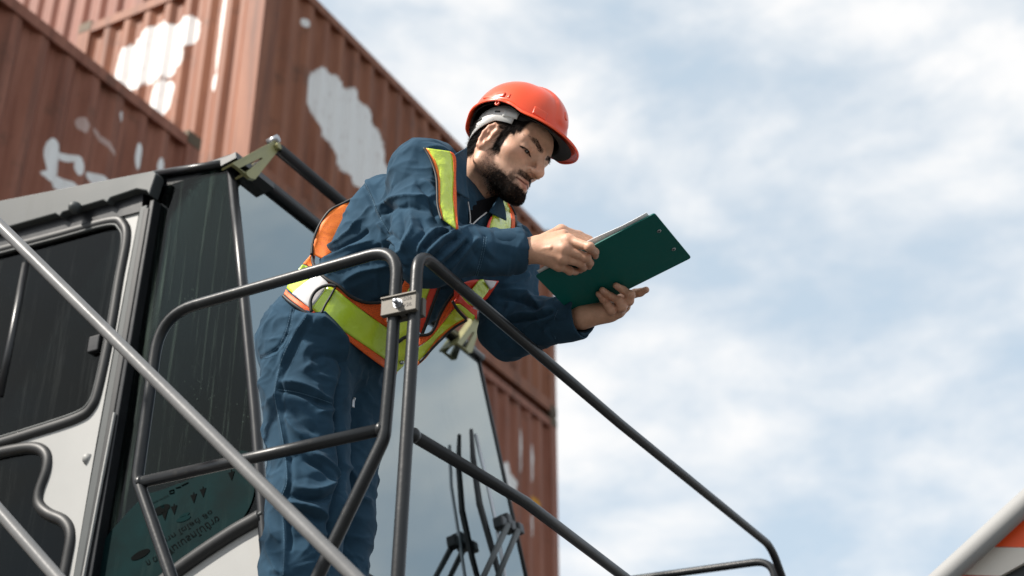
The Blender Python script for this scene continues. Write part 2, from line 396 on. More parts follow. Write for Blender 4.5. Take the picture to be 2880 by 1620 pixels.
A0 = (1.41, 6.98, 2); B0 = (8.03, 6.94, 3); C0 = (8.03, 6.94, 2)
mA = container_mat('container_paint_a', RB, RL, [
    ('R', [ell(150, 455, 26, 66, 12, 'R', *A0), ell(195, 440, 40, 12, 20, 'R', *A0), ell(222, 470, 14, 26, 0, 'R', *A0), ell(170, 510, 60, 20, 10, 'R', *A0)], WHT, .35),
    ('R', [ell(343, 327, 9, 15, 0, 'R', *A0), ell(388, 440, 10, 42, 3, 'R', *A0), ell(450, 470, 9, 30, 0, 'R', *A0), ell(285, 508, 34, 18, 0, 'R', *A0)], WHT, .6),
    ('R', [ell(235, 350, 18, 24, 0, 'R', *A0), ell(300, 400, 40, 9, -30, 'R', *A0)], (.48, .34, .30), 1.1)])
mB = container_mat('container_paint_b', (.185, .060, .028), (.31, .124, .064), [
    ('L', [ell(430, 150, 95, 80, 20, 'L', *B0), ell(500, 100, 55, 50, 0, 'L', *B0), ell(375, 195, 55, 70, 0, 'L', *B0), ell(455, 270, 34, 45, 0, 'L', *B0)], WHT, .75),
    ('L', [ell(624, 40, 9, 95, 0, 'L', *B0), ell(612, 130, 8, 70, 0, 'L', *B0), ell(600, 225, 10, 26, 0, 'L', *B0)], WHT, .5),
    ('R', [ell(935, 300, 72, 100, 0, 'R', *B0), ell(990, 350, 95, 110, 0, 'R', *B0), ell(1010, 430, 95, 95, 0, 'R', *B0), ell(1060, 490, 70, 70, 0, 'R', *B0)], WHT, .45),
    ('R', [ell(862, 63, 9, 13, 0, 'R', *B0)], WHT, .4)])
mC = container_mat('container_paint_c', RB, RL, [
    ('R', [ell(1430, 1360, 22, 60, 0, 'R', *C0), ell(1468, 1260, 8, 70, 0, 'R', *C0), ell(1500, 1300, 9, 60, 0, 'R', *C0), ell(1500, 1470, 8, 40, 0, 'R', *C0)], WHT, .7),
    ('R', [ell(1505, 1415, 13, 24, 0, 'R', *C0)], (.62, .30, .03), .3)])
mD = container_mat('container_paint_d', (.20, .062, .036), (.30, .115, .075), [])
yel = container_mat('container_paint_e', RB, (.30, .09, .065), [('R', [(5.0, 2.0, .1, .2, 0)], (.62, .30, .03), .3)])
container(*A0, mA, 'red-brown container with scratched white letter marks, third tier behind the cab roof')
container(*B0, mB, 'highest sunlit red-brown container carrying two large white paint patches')
container(*C0, mC, 'red-brown container directly below the topmost one, beside the windshield')
for i, (a, b, tr) in enumerate(((1.41, 6.98, 0), (1.41, 6.98, 1), (8.03, 6.94, 0), (8.03, 6.94, 1))):
    container(a, b, tr, mD, ['ground level red-brown container hidden behind the cab', 'second tier red-brown container hidden behind the cab',
      'ground level container at the bottom of the far stack', 'second tier container of the far stack beside the windshield'][i])
for i in range(5):
    container(8.9, 9.45, i, mD, ['ground container of the rear row behind the tall stack', 'second container up in the rear row', 'third container up in the rear row',
      'fourth container up in the rear row', 'pinkish red container corner at the extreme top left, fifth tier'][i])
# ------------------------------------------------------------------ the container handler (cab, deck, railings)
RIG = empty('container_handler', world(2.6, 3.0, GZ))
tag(RIG, 'container handling machine with white and dark glass cab, grey tube railings and deck', 'machine')
CABR = 2.9
def cabf(px, py, off=0.0): return onplane(px, py, DR, CABR-off)
def z5(x, y): return (x/1.2275, 440+y/1.2275)
def cz(x, y, off=0.0): return cabf(*z5(x, y), off)
IN = DR  # inward from the side face
T0 = cabf(662, 462); B0_ = cabf(745, 1445)
# windshield plane
WN = np.cross(DR, B0_-T0); WN /= np.linalg.norm(WN)
if WN@np.array([1, -1, 0]) < 0: WN = -WN
WC = WN@T0
CABLEN = (onplane(1342, 1006, WN, WC)-T0)@DR
def wsf(px, py, off=0.0): return onplane(px, py, WN, WC+off)
def rpoly(pts, r=.0, n=5):
    """closed polygon rounded by Catmull-Rom"""
    return [p for p in cr(pts, n, True)]
# ---- door: white panel with two window openings
win1 = [z5(*q) for q in ((-260, 395), (-40, 338), (200, 275), (385, 226), (428, 238), (440, 290), (415, 430), (385, 610), (345, 800), (320, 868), (270, 905), (120, 955), (-40, 1003), (-260, 1060))]
win2 = [z5(*q) for q in ((-260, 1060+40), (-60, 1040), (60, 1012), (130, 1008), (165, 1035), (165, 1085), (140, 1160), (140, 1205), (170, 1235), (225, 1262), (248, 1310), (235, 1400), (215, 1500), (190, 1640), (-260, 1700))]
dout = [z5(*q) for q in ((-330, 390), (482, 183), (400, 620), (330, 1000), (265, 1380), (205, 1720), (-330, 1900))]
door = holed('door', [cabf(*q, .012) for q in dout], [[cabf(*p, .012) for p in rpoly(win1)], [cabf(*p, .012) for p in rpoly(win2)]], IN*.04, M_white, RIG)
for wn in (win1, win2):
    pts = [cabf(*p, .008) for p in rpoly(wn, n=6)]
    s = MB(); s.tube(pts+[pts[0], pts[1]], .020, 8, False); s.build('window_seal', M_black, door, True)
    s = MB(); c_ = np.mean(pts, 0); pi = [c_+(p-c_)*.955-DR*.010 for p in pts]; s.tube(pi+[pi[0], pi[1]], .005, 6, False); s.build('window_bead', M_trim, door, True)
    s = MB(); s.prism([cabf(*p, .004) for p in rpoly(wn)], IN*.006); s.build('pane', M_doorglass, door, fix=True)
s = MB(); s.tube([cz(92, 372, .0), cz(40, 640, .0), cz(2, 830, .0)], .016, 8); s.build('slider_rail', M_blackpaint, door, True)
s = MB(); c0 = cz(330, 650, .012); s.obox(c0, DL*.022, DR*.012, DZ*.028); s.build('latch', M_blackpaint, door, bevel=.004)
s = MB()
for k in range(3):
    s.tube([cz(25+k*90, 975-k*26, .010), cz(45+k*90, 969-k*26, .010)], .004, 6)
s.build('drain_slot', M_black, door)
s = MB(); s.tube([cz(304, 1045, .014), cz(304, 1045, .001)], .017, 14); s.build('cap', M_white, door, True)
# door edge strips
def strip(name, A, Bq, wd, off, th, m):
    a, b = cz(*A, off), cz(*Bq, off); u = (b-a); l = np.linalg.norm(u); u /= l; v = np.cross(u, DR)
    return MB().obox((a+b)/2+DR*th/2, u*l/2, v*wd/2, DR*th/2).build(name, m, RIG, bevel=.003)
strip('door_edge', (496, 170), (216, 1720), .030, .030, .05, M_trim)
strip('pillar_seal', (505, 178), (240, 1720), .022, .038, .05, M_black)
strip('pillar_trim', (392, 592+290), (233, 1720), .007, .046, .01, M_white)
strip('pillar_bead', (525, 150), (262, 1720), .018, .034, .05, M_blackpaint)
# ---- dark side glass
sg = [z5(*q) for q in ((532, 72), (795, 28), (838, 440), (880, 880), (905, 1235), (880, 1252), (800, 1300), (700, 1365), (600, 1440), (480, 1540), (240, 1720), (300, 1449), (420, 800))]
s = MB(); s.prism([cabf(*q, .0) for q in sg], IN*.006); s.build('side_window', M_sideglass, RIG, fix=True)
# black edge band round the side glass
def edge(name, pts, r, m, off=.012, n=8, parent=RIG):
    return MB().tube([cz(*q, off) for q in pts], r, n).build(name, m, parent, True)
edge('side_window_seal', [(p[0]-3, p[1]) for p in cr([(905, 1243), (880, 1258), (840, 1280), (800, 1304), (700, 1370), (600, 1443), (480, 1545)], 6)], .022, M_black, .008)
edge('side_window_bead', [(p[0], p[1]-13) for p in cr([(905, 1243), (880, 1258), (840, 1280), (800, 1304), (700, 1370), (600, 1443), (480, 1545)], 6)], .006, M_trim, .018)
edge('corner_strip', [(797, 26), (838, 440), (880, 880), (908, 1240), (918, 1380), (930, 1600)], .016, M_blackpaint, .006)
lp = [z5(*q) for q in ((912, 1262), (860, 1288), (800, 1322), (700, 1392), (600, 1462), (480, 1560), (340, 1680), (340, 1900), (935, 1900), (925, 1500))]
s = MB(); s.prism([cabf(*q, .004) for q in lp], IN*.02); s.build('lower_panel', M_white, RIG, fix=True)
# ---- roof fascia over the door, and roof slab
fa = [z5(*q) for q in ((-330, 232), (0, 152), (250, 103), (530, 48), (538, 60), (514, 132), (505, 118), (470, 112), (380, 142), (368, 158), (355, 150), (215, 192), (205, 206), (190, 197), (20, 245), (-330, 330))]
s = MB(); s.prism([cabf(*q, .05) for q in fa], IN*.045); s.build('roof_fascia', M_trim, RIG, fix=True, bevel=.004)
fb = [z5(*q) for q in ((-330, 250), (0, 170), (500, 72), (488, 188), (-330, 400))]
s = MB(); s.prism([cabf(*q, .02) for q in fb], IN*.03); s.build('roof_header', M_blackpaint, RIG, fix=True)
s = MB()
cc = cz(252, 172, .068)
for k in range(7):
    pass
s.tube([cc+DR*.02, cc+DR*.006, cc-DR*.004, cc-DR*.011, cc-DR*.014], [.021, .021, .018, .011, .003], 14); s.build('rivet', M_trim, RIG, True)
# roof slab: from the top edge of the side face going away along DR
zt = T0[2]
W2 = T0+DR*CABLEN
L2 = cz(-330, 232)
s = MB(); s.prism([T0+DZ*.0, W2, W2+DL*3.5, T0+DL*3.5], DZ*.05); s.build('roof', M_blackpaint, RIG, fix=True, bevel=.006)
s = MB(); s.tube([cz(530, 62, .012), cz(798, 20, .012)], .013, 8); s.build('top_strip', M_blackpaint, RIG, True)
# ---- windshield
TR_ = wsf(1342, 1006); BR_ = wsf(1500, 1730); BL_ = wsf(765, 1730)
TRp = T0+DR*((TR_-T0)@DR)
s = MB(); s.prism([T0+WN*.004, TRp+WN*.004, BR_+WN*.004, BL_+WN*.004], -WN*.008); s.build('windshield', M_windshield, RIG, fix=True)
s = MB(); s.tube([T0+WN*.012, TRp+WN*.012+DR*.02], .016, 8); s.build('windshield_top_strip', M_blackpaint, RIG, True)
s = MB(); s.tube([TRp+WN*.004, BR_+WN*.004], .008, 8); s.build('windshield_edge', M_black, RIG, True)
pts = [wsf(1018, 1625, .02), wsf(1180, 1720, .02), wsf(1500, 1900, .02)]
s = MB(); s.tube(pts, .022, 8); s.build('windshield_bottom_seal', M_black, RIG, True)
# inner frame bar seen through the windshield, seat, rear wall, cab floor
dep = -WN
s = MB(); a, b = wsf(655, 575, -.35), wsf(1010, 830, -.35); s.tube([a, b, b+(b-a)*1.2], .03, 8); s.build('inner_bar', M_interior, RIG, True)
cw = DL
s = MB()
base = T0-DZ*1.95
s.prism([base+DL*3.5+DR*.06, base+DL*3.5+DR*(CABLEN-.05), base+DL*3.5+DR*(CABLEN-.05)+DZ*1.93, base+DL*3.5+DR*.06+DZ*1.93], DL*.04); s.build('rear_wall', M_interior, RIG, fix=True)
s = MB(); s.prism([base+DR*(CABLEN-.07)-DL*.15, base+DR*(CABLEN-.07)+DL*3.5, base+DR*(CABLEN-.07)+DL*3.5+DZ*1.93, base+DR*(CABLEN-.07)+DZ*1.93+DL*.15], DR*.03); s.build('far_wall', M_interior, RIG, fix=True)
s = MB(); s.obox(base+DR*CABLEN/2+DL*1.3, DR*CABLEN*.47, DL*1.6, DZ*.03); s.build('cab_floor', M_interior, RIG)
sc_ = base+DR*.95+DL*.75
seat = MB().obox(sc_+DZ*.5, DR*.25, DL*.25, DZ*.07).build('seat', M_black, RIG, bevel=.04)
MB().obox(sc_+DZ*.88+DL*.24, DR*.24, DL*.06, DZ*.34).build('seat_back', M_black, seat, bevel=.04)
MB().tube([sc_-DL*.45+DZ*.03, sc_-DL*.38+DZ*.72], .03).build('steering_column', M_black, RIG, True)
t_ = [sc_-DL*.38+DZ*.74+DR*.19*math.cos(a)+(DL*.5-DZ*.3)*.34*math.sin(a) for a in np.linspace(0, 2*math.pi, 25)]
MB().tube(t_, .014, 8, False).build('steering_wheel', M_black, RIG, True)
# ---- teal reflection in the lower side glass, painted on a thin sheet with lettering
M_teal = mat('teal_reflection_tone', (.0025, .0135, .0145), .7, 0, .05, var=(9, .45), dirt=(25, (.035, .055, .05), .56, .3, (1, 1, .15)))
M_ink = mat('black_ink', (.002, .003, .003), .9, 0, .05)
def tz(x, y): return (330+x/3.7156, 1230+y/3.7156)
tl = [tz(*q) for q in ((285, 610), (430, 560), (800, 420), (1000, 300), (1250, 155), (1330, 140), (1400, 180), (1440, 320), (1435, 520), (1400, 680), (1320, 830), (1220, 930), (1100, 1010), (900, 1150), (575, 1400), (300, 1600), (-330, 1760), (-300, 1500), (-150, 1100), (40, 860))]
s = MB(); s.prism([cabf(*p, .004) for p in cr(tl, 3, True)], IN*.002); teal_sheet = s.build('teal_reflection', M_teal, RIG, fix=True)
def on_teal(x, y, off=.0055): return cabf(*tz(x, y), off)
for (x, y, k) in ((1190, 385, 1), (795, 620, 1), (893, 560, 1), (492, 800, 1), (590, 740, 1)):
    s = MB(); s.prism([on_teal(x-34, y-14), on_teal(x+34, y-34), on_teal(x+4, y+68)], IN*.001)
    s.prism([on_teal(x-3, y-45), on_teal(x+5, y-47), on_teal(x+5, y-20), on_teal(x-3, y-20)], IN*.001)
    s.build('arrow_mark', M_ink, teal_sheet, fix=True)
s = MB()
def blob(cx, cy, rx, ry, rot):
    r_ = RAD(rot); return [on_teal(cx+rx*math.cos(a)*math.cos(r_)-ry*math.sin(a)*math.sin(r_), cy+rx*math.cos(a)*math.sin(r_)+ry*math.sin(a)*math.cos(r_)) for a in np.linspace(0, 2*math.pi, 20, endpoint=False)]
s.prism(blob(450, 760, 110, 42, -28), IN*.001); s.build('oval_mark', M_ink, teal_sheet, fix=True)
s = MB(); s.prism(blob(240, 1225, 110, 36, -28), IN*.001); s.build('oval_mark', M_ink, teal_sheet, fix=True)
s = MB(); s.prism(blob(472, 722, 24, 20, -28), IN*.0015)
M_tealpale = mat('pale_teal', (.004, .018, .019), .8, 0, .03)
for q in ((690, 850, 80, 26, -20), (700, 812, 60, 14, -25)): s.prism(blob(*q), IN*.0015)
s.build('pale_marks', M_tealpale, teal_sheet, fix=True)
def lettering(txt, A, Bq, size_px, parent, m, flip=True, place=None):
    """text curve turned into a mesh between two film points (upside-down, read from inside)"""
    cu = bpy.data.curves.new('lettering', 'FONT'); cu.body = txt; cu.size = 1.0; cu.resolution_u = 3
    o = bpy.data.objects.new('lettering', cu); COL.objects.link(o)
    dg = bpy.context.evaluated_depsgraph_get(); me = bpy.data.meshes.new_from_object(o.evaluated_get(dg))
    COL.objects.unlink(o); bpy.data.objects.remove(o)
    n = len(me.vertices); co = np.zeros(n*3); me.vertices.foreach_get('co', co); co = co.reshape(-1, 3)
    if n == 0: return None
    x0, x1 = co[:, 0].min(), co[:, 0].max(); u = (co[:, 0]-x0)/(x1-x0); v = co[:, 1]
    A = np.array(A, float); Bq = np.array(Bq, float); d = Bq-A; pr = np.array([-d[1], d[0]])/np.linalg.norm(d)
    q = A[None]+u[:, None]*d[None]+(v*size_px)[:, None]*pr[None]
    W_ = np.array([place(*p) for p in q]); me.vertices.foreach_set('co', W_.ravel()); me.update()
    return link('lettering', me, m, parent)
lettering('สัมเบรกไปข้าง', (500, 1180), (1040, 815), 95, teal_sheet, M_ink, place=lambda x, y: on_teal(x, y))
lettering('บาก ไตไลต้ ลือ', (460, 1075), (975, 755), 66, teal_sheet, M_ink, place=lambda x, y: on_teal(x, y))
lettering('ก ด', (290, 1290), (400, 1240), 95, teal_sheet, M_ink, place=lambda x, y: on_teal(x, y))
lettering('www.service', (345, 690), (530, 600), 30, teal_sheet, M_ink, place=lambda x, y: on_teal(x, y))
s = MB(); s.tube([on_teal(*q) for q in ((545, 560), (590, 545), (590, 578), (548, 588), (545, 560))], .0015, 5); s.tube([on_teal(610, 530), on_teal(660, 515)], .0015, 5); s.tube([on_teal(670, 505), on_teal(740, 470)], .0015, 5); s.build('small_marks', M_ink, teal_sheet)
# ---- roof bracket (olive plate with slot) and black strut, twice
def zb(x, y): return (600+x/4.14, 370+y/4.14)
outer = [zb(*q) for q in ((225, 375), (690, 125), (740, 112), (785, 140), (788, 180), (745, 235), (490, 555), (430, 540), (375, 490), (300, 425))]
hole = [zb(*q) for q in ((305, 425), (560, 302), (585, 318), (382, 482))]
bo = .045
bracket = holed('bracket', [wsf(*q, bo) for q in outer], [[wsf(*q, bo) for q in hole]], -WN*.012, M_olive, RIG)
up_ = np.cross(DR, WN)
s = MB(); c_ = wsf(*zb(737, 185), bo+.002); s.tube([c_-WN*.002, c_+WN*.012], .013, 6); s.build('bolt', M_olive, bracket)
s = MB(); a = wsf(*zb(700, 105), bo-.01); s.tube([a-WN*.02, a+WN*.02], .014, 12); s.build('bolt', M_bolt, bracket, True)
f0 = wsf(*zb(225, 378), bo); f1 = wsf(*zb(700, 122), bo)
s = MB(); u_ = f1-f0; l_ = np.linalg.norm(u_); u_ /= l_; s.obox((f0+f1)/2-WN*.02, u_*l_/2, np.cross(u_, WN)*.003, WN*.022); s.build('flange', M_olive, bracket)
f0 = wsf(*zb(380, 488), bo); f1 = wsf(*zb(585, 318), bo)
s = MB(); u_ = f1-f0; l_ = np.linalg.norm(u_); u_ /= l_; s.obox((f0+f1)/2-WN*.02, u_*l_/2, np.cross(u_, WN)*.003, WN*.022); s.build('flange', M_olive, bracket)
s = MB(); s.obox(wsf(*zb(400, 500), .01), DR*.10, WN*.03, np.cross(DR, WN)*.012); s.build('bracket_foot', M_blackpaint, bracket)
s1 = wsf(*zb(770, 215), bo)
br2 = wsf(1363, 935, bo)
dirb = s1+DR*((br2-s1)@DR)
s = MB(); s.tube([s1, s1+(dirb-s1)*.98], .021, 12); s.build('strut', M_blackpaint, RIG, True)
sh = (dirb-s1)
b2 = holed('bracket', [wsf(*q, bo)+sh for q in outer], [[wsf(*q, bo)+sh for q in hole]], -WN*.012, M_olive, RIG)
f0 = wsf(*zb(225, 378), bo)+sh; f1 = wsf(*zb(700, 122), bo)+sh
s = MB(); u_ = f1-f0; l_ = np.linalg.norm(u_); u_ /= l_; s.obox((f0+f1)/2-WN*.02, u_*l_/2, np.cross(u_, WN)*.003, WN*.022); s.build('flange', M_olive, b2)
# ---- wipers
def zw(x, y): return (960+x/1.9576, 880+y/1.9576)
wip = MB(); wip.tube([wsf(*zw(715, 645), .03), wsf(*zw(725, 800), .035), wsf(*zw(760, 1050), .04), wsf(*zw(830, 1300), .045), wsf(*zw(900, 1560), .045)], [.008, .012, .013, .012, .010], 6)
wiper = wip.build('wiper_blade', M_black, RIG)
s = MB(); s.tube([wsf(*zw(738, 670), .06), wsf(*zw(790, 880), .075), wsf(*zw(850, 1150), .08), wsf(*zw(900, 1449), .08), wsf(*zw(920, 1600), .08)], .007, 6); s.build('wiper_spring_bar', M_bolt, wiper, True)
s = MB(); c_ = wsf(*zw(905, 1160), .11)
for dx, dy in ((-30, 0), (0, -15), (20, 20)): s.obox(wsf(*zw(905+dx, 1160+dy), .10), DR*.02, WN*.02, up_*.022)
s.obox(wsf(*zw(975, 1190), .10), DR*.02, WN*.015, up_*.02); s.build('wiper_pivot', M_blackpaint, wiper, bevel=.006)
for A_, B_ in (((915, 1170), (760, 1500)), ((970, 1200), (850, 1480))):
    s = MB(); s.tube([wsf(*zw(*A_), .12), wsf(*zw((A_[0]+B_[0])/2, (A_[1]+B_[1])/2), .12), wsf(*zw(*B_), .10)], [.012, .010, .010], 8); s.build('wiper_arm', M_trim, wiper, True)
for (A_, B_) in (((760, 1200), (600, 1449)), ((800, 1280), (650, 1480))):
    pass
# ------------------------------------------------------------------ railings
TUBE = .0130
cor = P(1165, 760, 2.885)                    # top of the corner posts
KL = cor@DR; KR = cor@DL
def lp_(x, y): return onplane(x*1.118, y*1.118, DR, KL)     # left panel plane (2576-space pixels)
def rp_(x, y): return onplane(x*1.118, y*1.118, DL, KR)     # right panel plane
pA = fillet([lp_(355, 1160+330), lp_(341, 1210), lp_(408, 790), lp_(985, 622), lp_(990, 760), lp_(968, 1105), lp_(805, 1449), lp_(700, 1690)], [0, .05, .10, .055, .06, .08, .08, 0], 9)
# left loop: lower leg swings right-down
pA = fillet([lp_(520, 1700), lp_(430, 1449), lp_(346, 1205), lp_(404, 792), lp_(1002, 622), lp_(985, 900), lp_(967, 1102), lp_(800, 1449), lp_(690, 1690)], [0, .1, .05, .10, .07, .1, .07, .08, 0], 9)
left = MB().tube(pA, TUBE, 16).build('railing_panel', M_rail, RIG, True)
MB().tube([lp_(352, 1214), lp_(961, 1080)], TUBE*.98, 16).build('mid_rail', M_rail, left, True)
# weld beads
for q in ((354, 1214), (958, 1081)):
    c_ = lp_(*q); d_ = (lp_(961, 1080)-lp_(352, 1214)); d_ /= np.linalg.norm(d_)
    MB().tube([c_-d_*.008, c_, c_+d_*.008], [.012, .0155, .013], 14).build('weld', M_rail, left, True)
pB = fillet([rp_(985, 1700), rp_(1001, 1449), rp_(1052, 632), rp_(1560, 1066), rp_(1940, 1375), rp_(1985, 1500), rp_(1985, 1800)], [0, .3, .055, .5, .16, .1, 0], 10)
right = MB().tube(pB, TUBE, 16).build('railing_panel', M_rail, RIG, True)
MB().tube([rp_(1030, 1090), rp_(1320, 1262), rp_(1700, 1550)], TUBE*.98, 16).build('mid_rail', M_rail, right, True)
c_ = rp_(1036, 1093); d_ = rp_(1320, 1262)-c_; d_ /= np.linalg.norm(d_)
MB().tube([c_-d_*.008, c_+d_*.004, c_+d_*.014], [.012, .0155, .013], 14).build('weld', M_rail, right, True)
# far return rail at the end of the right panel
KE = rp_(1985, 1500)@DR+.02
def ep_(x, y): return onplane(x*1.118, y*1.118, DR, KE)
pE = fillet([ep_(1956, 1700), ep_(1948, 1408), ep_(1500, 1470), ep_(1300, 1500)], [0, .07, .1, 0], 9)
MB().tube(pE, TUBE, 16).build('end_railing', M_rail, RIG, True)
# stair handrails on the near side of the left panel
sA = P(-60, 575, 3.20); sB = P(995, 1620, 2.42); sd_ = sB-sA
MB().tube([sA-sd_*.4, sA, sB, sB+sd_*.3], TUBE, 16).build('stair_handrail', M_stair, RIG, True)
nS = np.cross(sd_, DZ); nS /= np.linalg.norm(nS)
def sp_(x, y): return onplane(x*1.118, y*1.118, nS, nS@sA)
MB().tube([sp_(-200, 1060), sp_(0, 1288), sp_(148, 1457), sp_(420, 1770)], TUBE, 16).build('stair_handrail', M_stair, RIG, True)
# clamp joining the two corner posts
def zc(x, y): return (1060+x/7.244, 800+y/7.244)
cA = (lp_(988, 775)+rp_(1041, 775))/2
ux = rp_(1041, 775)-lp_(988, 775); ux[2] = 0; lx = np.linalg.norm(ux); ux /= lx
nz_ = np.cross(DZ, ux); nz_ /= np.linalg.norm(nz_)
if nz_@(CAM-cA) < 0: nz_ = -nz_
hw = lx/2+.0135
postdir = lp_(985, 900)-lp_(992, 760); postdir /= np.linalg.norm(postdir); pu = -postdir
clamp = MB().obox(cA+nz_*.0145, ux*hw*1.06, nz_*.0065, pu*.0200).build('clamp', M_steel, RIG, bevel=.0015)
MB().obox(cA-nz_*.0145, ux*hw*1.10, nz_*.0065, pu*.0200).build('clamp_back', M_steel, clamp, bevel=.0015)
MB().obox(cA, ux*hw*.16, nz_*.0085, pu*.017).build('clamp_spacer', M_steel, clamp)
MB().obox(cA+nz_*.0225+pu*.0185, ux*hw*1.06, nz_*.002, pu*.0018).build('clamp_lip', M_steel, clamp, bevel=.0006)
bc = cA+nz_*.021-ux*.001
MB().tube([bc, bc+nz_*.008], .0085, 6).build('nut', M_bolt, clamp)
MB().tube([bc-nz_*.0005, bc+nz_*.0015], .0105, 16).build('washer', M_bolt, clamp)
MB().tube([bc+nz_*.008, bc+nz_*.0155, bc+nz_*.0165], [.0050, .0050, .0035], 14).build('bolt_end', M_bolt, clamp, True)
M_stamp = mat('stamped_recess', (.06, .055, .05), .7)
for txt, v0 in (('D26', .0035), ('+26', -.0105)):
    lettering(txt, (.0115, v0), (.0295, v0), .0115, clamp, M_stamp, place=lambda x, y: cA+nz_*.0213+ux*x+pu*y)
# deck, hull and stair body below the frame
DECKZ = 2.17
s = MB(); s.prism([world(KL-.02, KR-.0, DECKZ), world(KE, KR, DECKZ), world(KE, 4.9, DECKZ), world(KL-.02, 4.9, DECKZ)], -DZ*.06); s.build('deck', M_deck, RIG, fix=True)
s = MB(); s.prism([world(KL+.25, KR+.3, GZ+.5), world(KE-.2, KR+.3, GZ+.5), world(KE-.2, 5.4, GZ+.5), world(KL+.25, 5.4, GZ+.5)], DZ*(DECKZ-.06-GZ-.5)); s.build('hull', M_hull, RIG, fix=True, bevel=.03)
s = MB(); s.prism([base+DL*-.2-DZ*.15, base+DR*CABLEN-DL*.2-DZ*.15, base+DR*CABLEN+DL*2-DZ*.15, base+DL*2-DZ*.15], DZ*.12); s.build('cab_base', M_blackpaint, RIG, fix=True)
for a_ in (KL+.5, KE-.6):
    for b_ in (KR+.9, 4.6):
        c_ = world(a_, b_, GZ+.62)
        wh = MB().tube([c_-DR*.26, c_-DR*.22, c_+DR*.22, c_+DR*.26], [.5, .62, .62, .5], 28).build('wheel', M_black, RIG, auto=40)
        MB().tube([c_-DR*.28, c_-DR*.20], .3, 20).build('rim', M_hull, wh, auto=40)
# steps of the ladder, hidden below the frame
for k in range(6):
    c_ = sB+sd_*(-.62+.22*k)-DZ*.9+nS*0
    if c_[2] > GZ+.1: MB().obox(c_+DR*.3, DL*.12, DR*.28, DZ*.015).build('step', M_deck, RIG)

# ------------------------------------------------------------------ striped boom in the lower right corner
def z8(x, y): return (1600+x/2.0125, 1200+y/2.0125)
M_greypole = mat('grey_pole_paint', (.30, .30, .295), .6, 0, .2, var=(4, .06))
M_orange = mat('orange_red_stripe', (.90, .10, .015), .45, var=(5, .08))
M_cream = mat('cream_stripe', (.68, .63, .56), .5, var=(5, .08))
BD = 4.6
boom = empty('striped_barrier', P(2760, 1700, BD)*np.array([1, 1, 0])+DZ*GZ)
tag(boom, 'grey pole with red and cream striped barrier board, lower right corner', 'barrier')
a, b = P(*z8(2130, 845), BD), P(*z8(2600, 415), BD); d_ = b-a
bn = np.cross(d_, DZ); bn /= np.linalg.norm(bn)
if bn@(CAM-a) < 0: bn = -bn
MB().tube([a-d_*1.4, a, b, b+d_*.8], .036, 18).build('pole', M_greypole, boom, True)
def bp_(x, y, off=-.045): return onplane(*z8(x, y), bn, bn@a+off)
stripes = [((2400, 655), (2530, 530), (2900, 545), (2900, 682), (2560, 682), (2380, 678), M_orange), ((2215, 838), (2380, 682), (2560, 684), (2720, 690), (2440, 845), None, M_cream),
           ((2530, 528), (2660, 410), (2900, 420), (2900, 540), None, None, M_cream), ((2040, 1000), (2210, 842), (2440, 848), (2280, 1000), None, None, M_orange)]
for q in stripes:
    MB().prism([bp_(*p) for p in q[:6] if p], -bn*.02).build('stripe', q[6], boom, fix=True)
MB().prism([bp_(*p, -.07) for p in ((2440, 846), (2730, 690), (2950, 690), (2950, 1100), (2270, 1010))], -bn*.03).build('board', M_black, boom, fix=True)
pb = P(2700, 1990, BD)
MB().tube([pb*np.array([1, 1, 0])+DZ*GZ, pb], .05, 14).build('post', M_greypole, boom, True)
# ------------------------------------------------------------------ signed-distance modelling kit
def nrm(v): return v/(np.linalg.norm(v)+1e-12)
def rcone(p, a, b, r1, r2):
    a = np.asarray(a, float); b = np.asarray(b, float); ba = b-a; q = p-a
    h = np.clip(q@ba/(ba@ba), 0, 1)
    return np.sqrt(((q-h[:, None]*ba)**2).sum(1))-(r1+(r2-r1)*h)
def ellip(p, c, r, M=None):
    q = p-np.asarray(c, float)
    if M is not None: q = q@M
    r = np.asarray(r, float); k0 = np.sqrt(((q/r)**2).sum(1)); k1 = np.sqrt(((q/(r*r))**2).sum(1))+1e-9
    return k0*(k0-1)/k1
def smin(a, b, k):
    h = np.clip(.5+.5*(b-a)/k, 0, 1); return b+(a-b)*h-k*h*(1-h)
def smax(a, b, k): return -smin(-a, -b, k)
def chain(p, pts, rs, k=.01, d0=None):
    d = d0
    for i in range(len(pts)-1):
        e = rcone(p, pts[i], pts[i+1], rs[i], rs[i+1]); d = e if d is None else smin(d, e, k)
    return d
def field(fn, pts, chunk=400000):
    o = np.empty(len(pts), np.float32)
    for i in range(0, len(pts), chunk): o[i:i+chunk] = fn(pts[i:i+chunk].astype(np.float64))
    return o
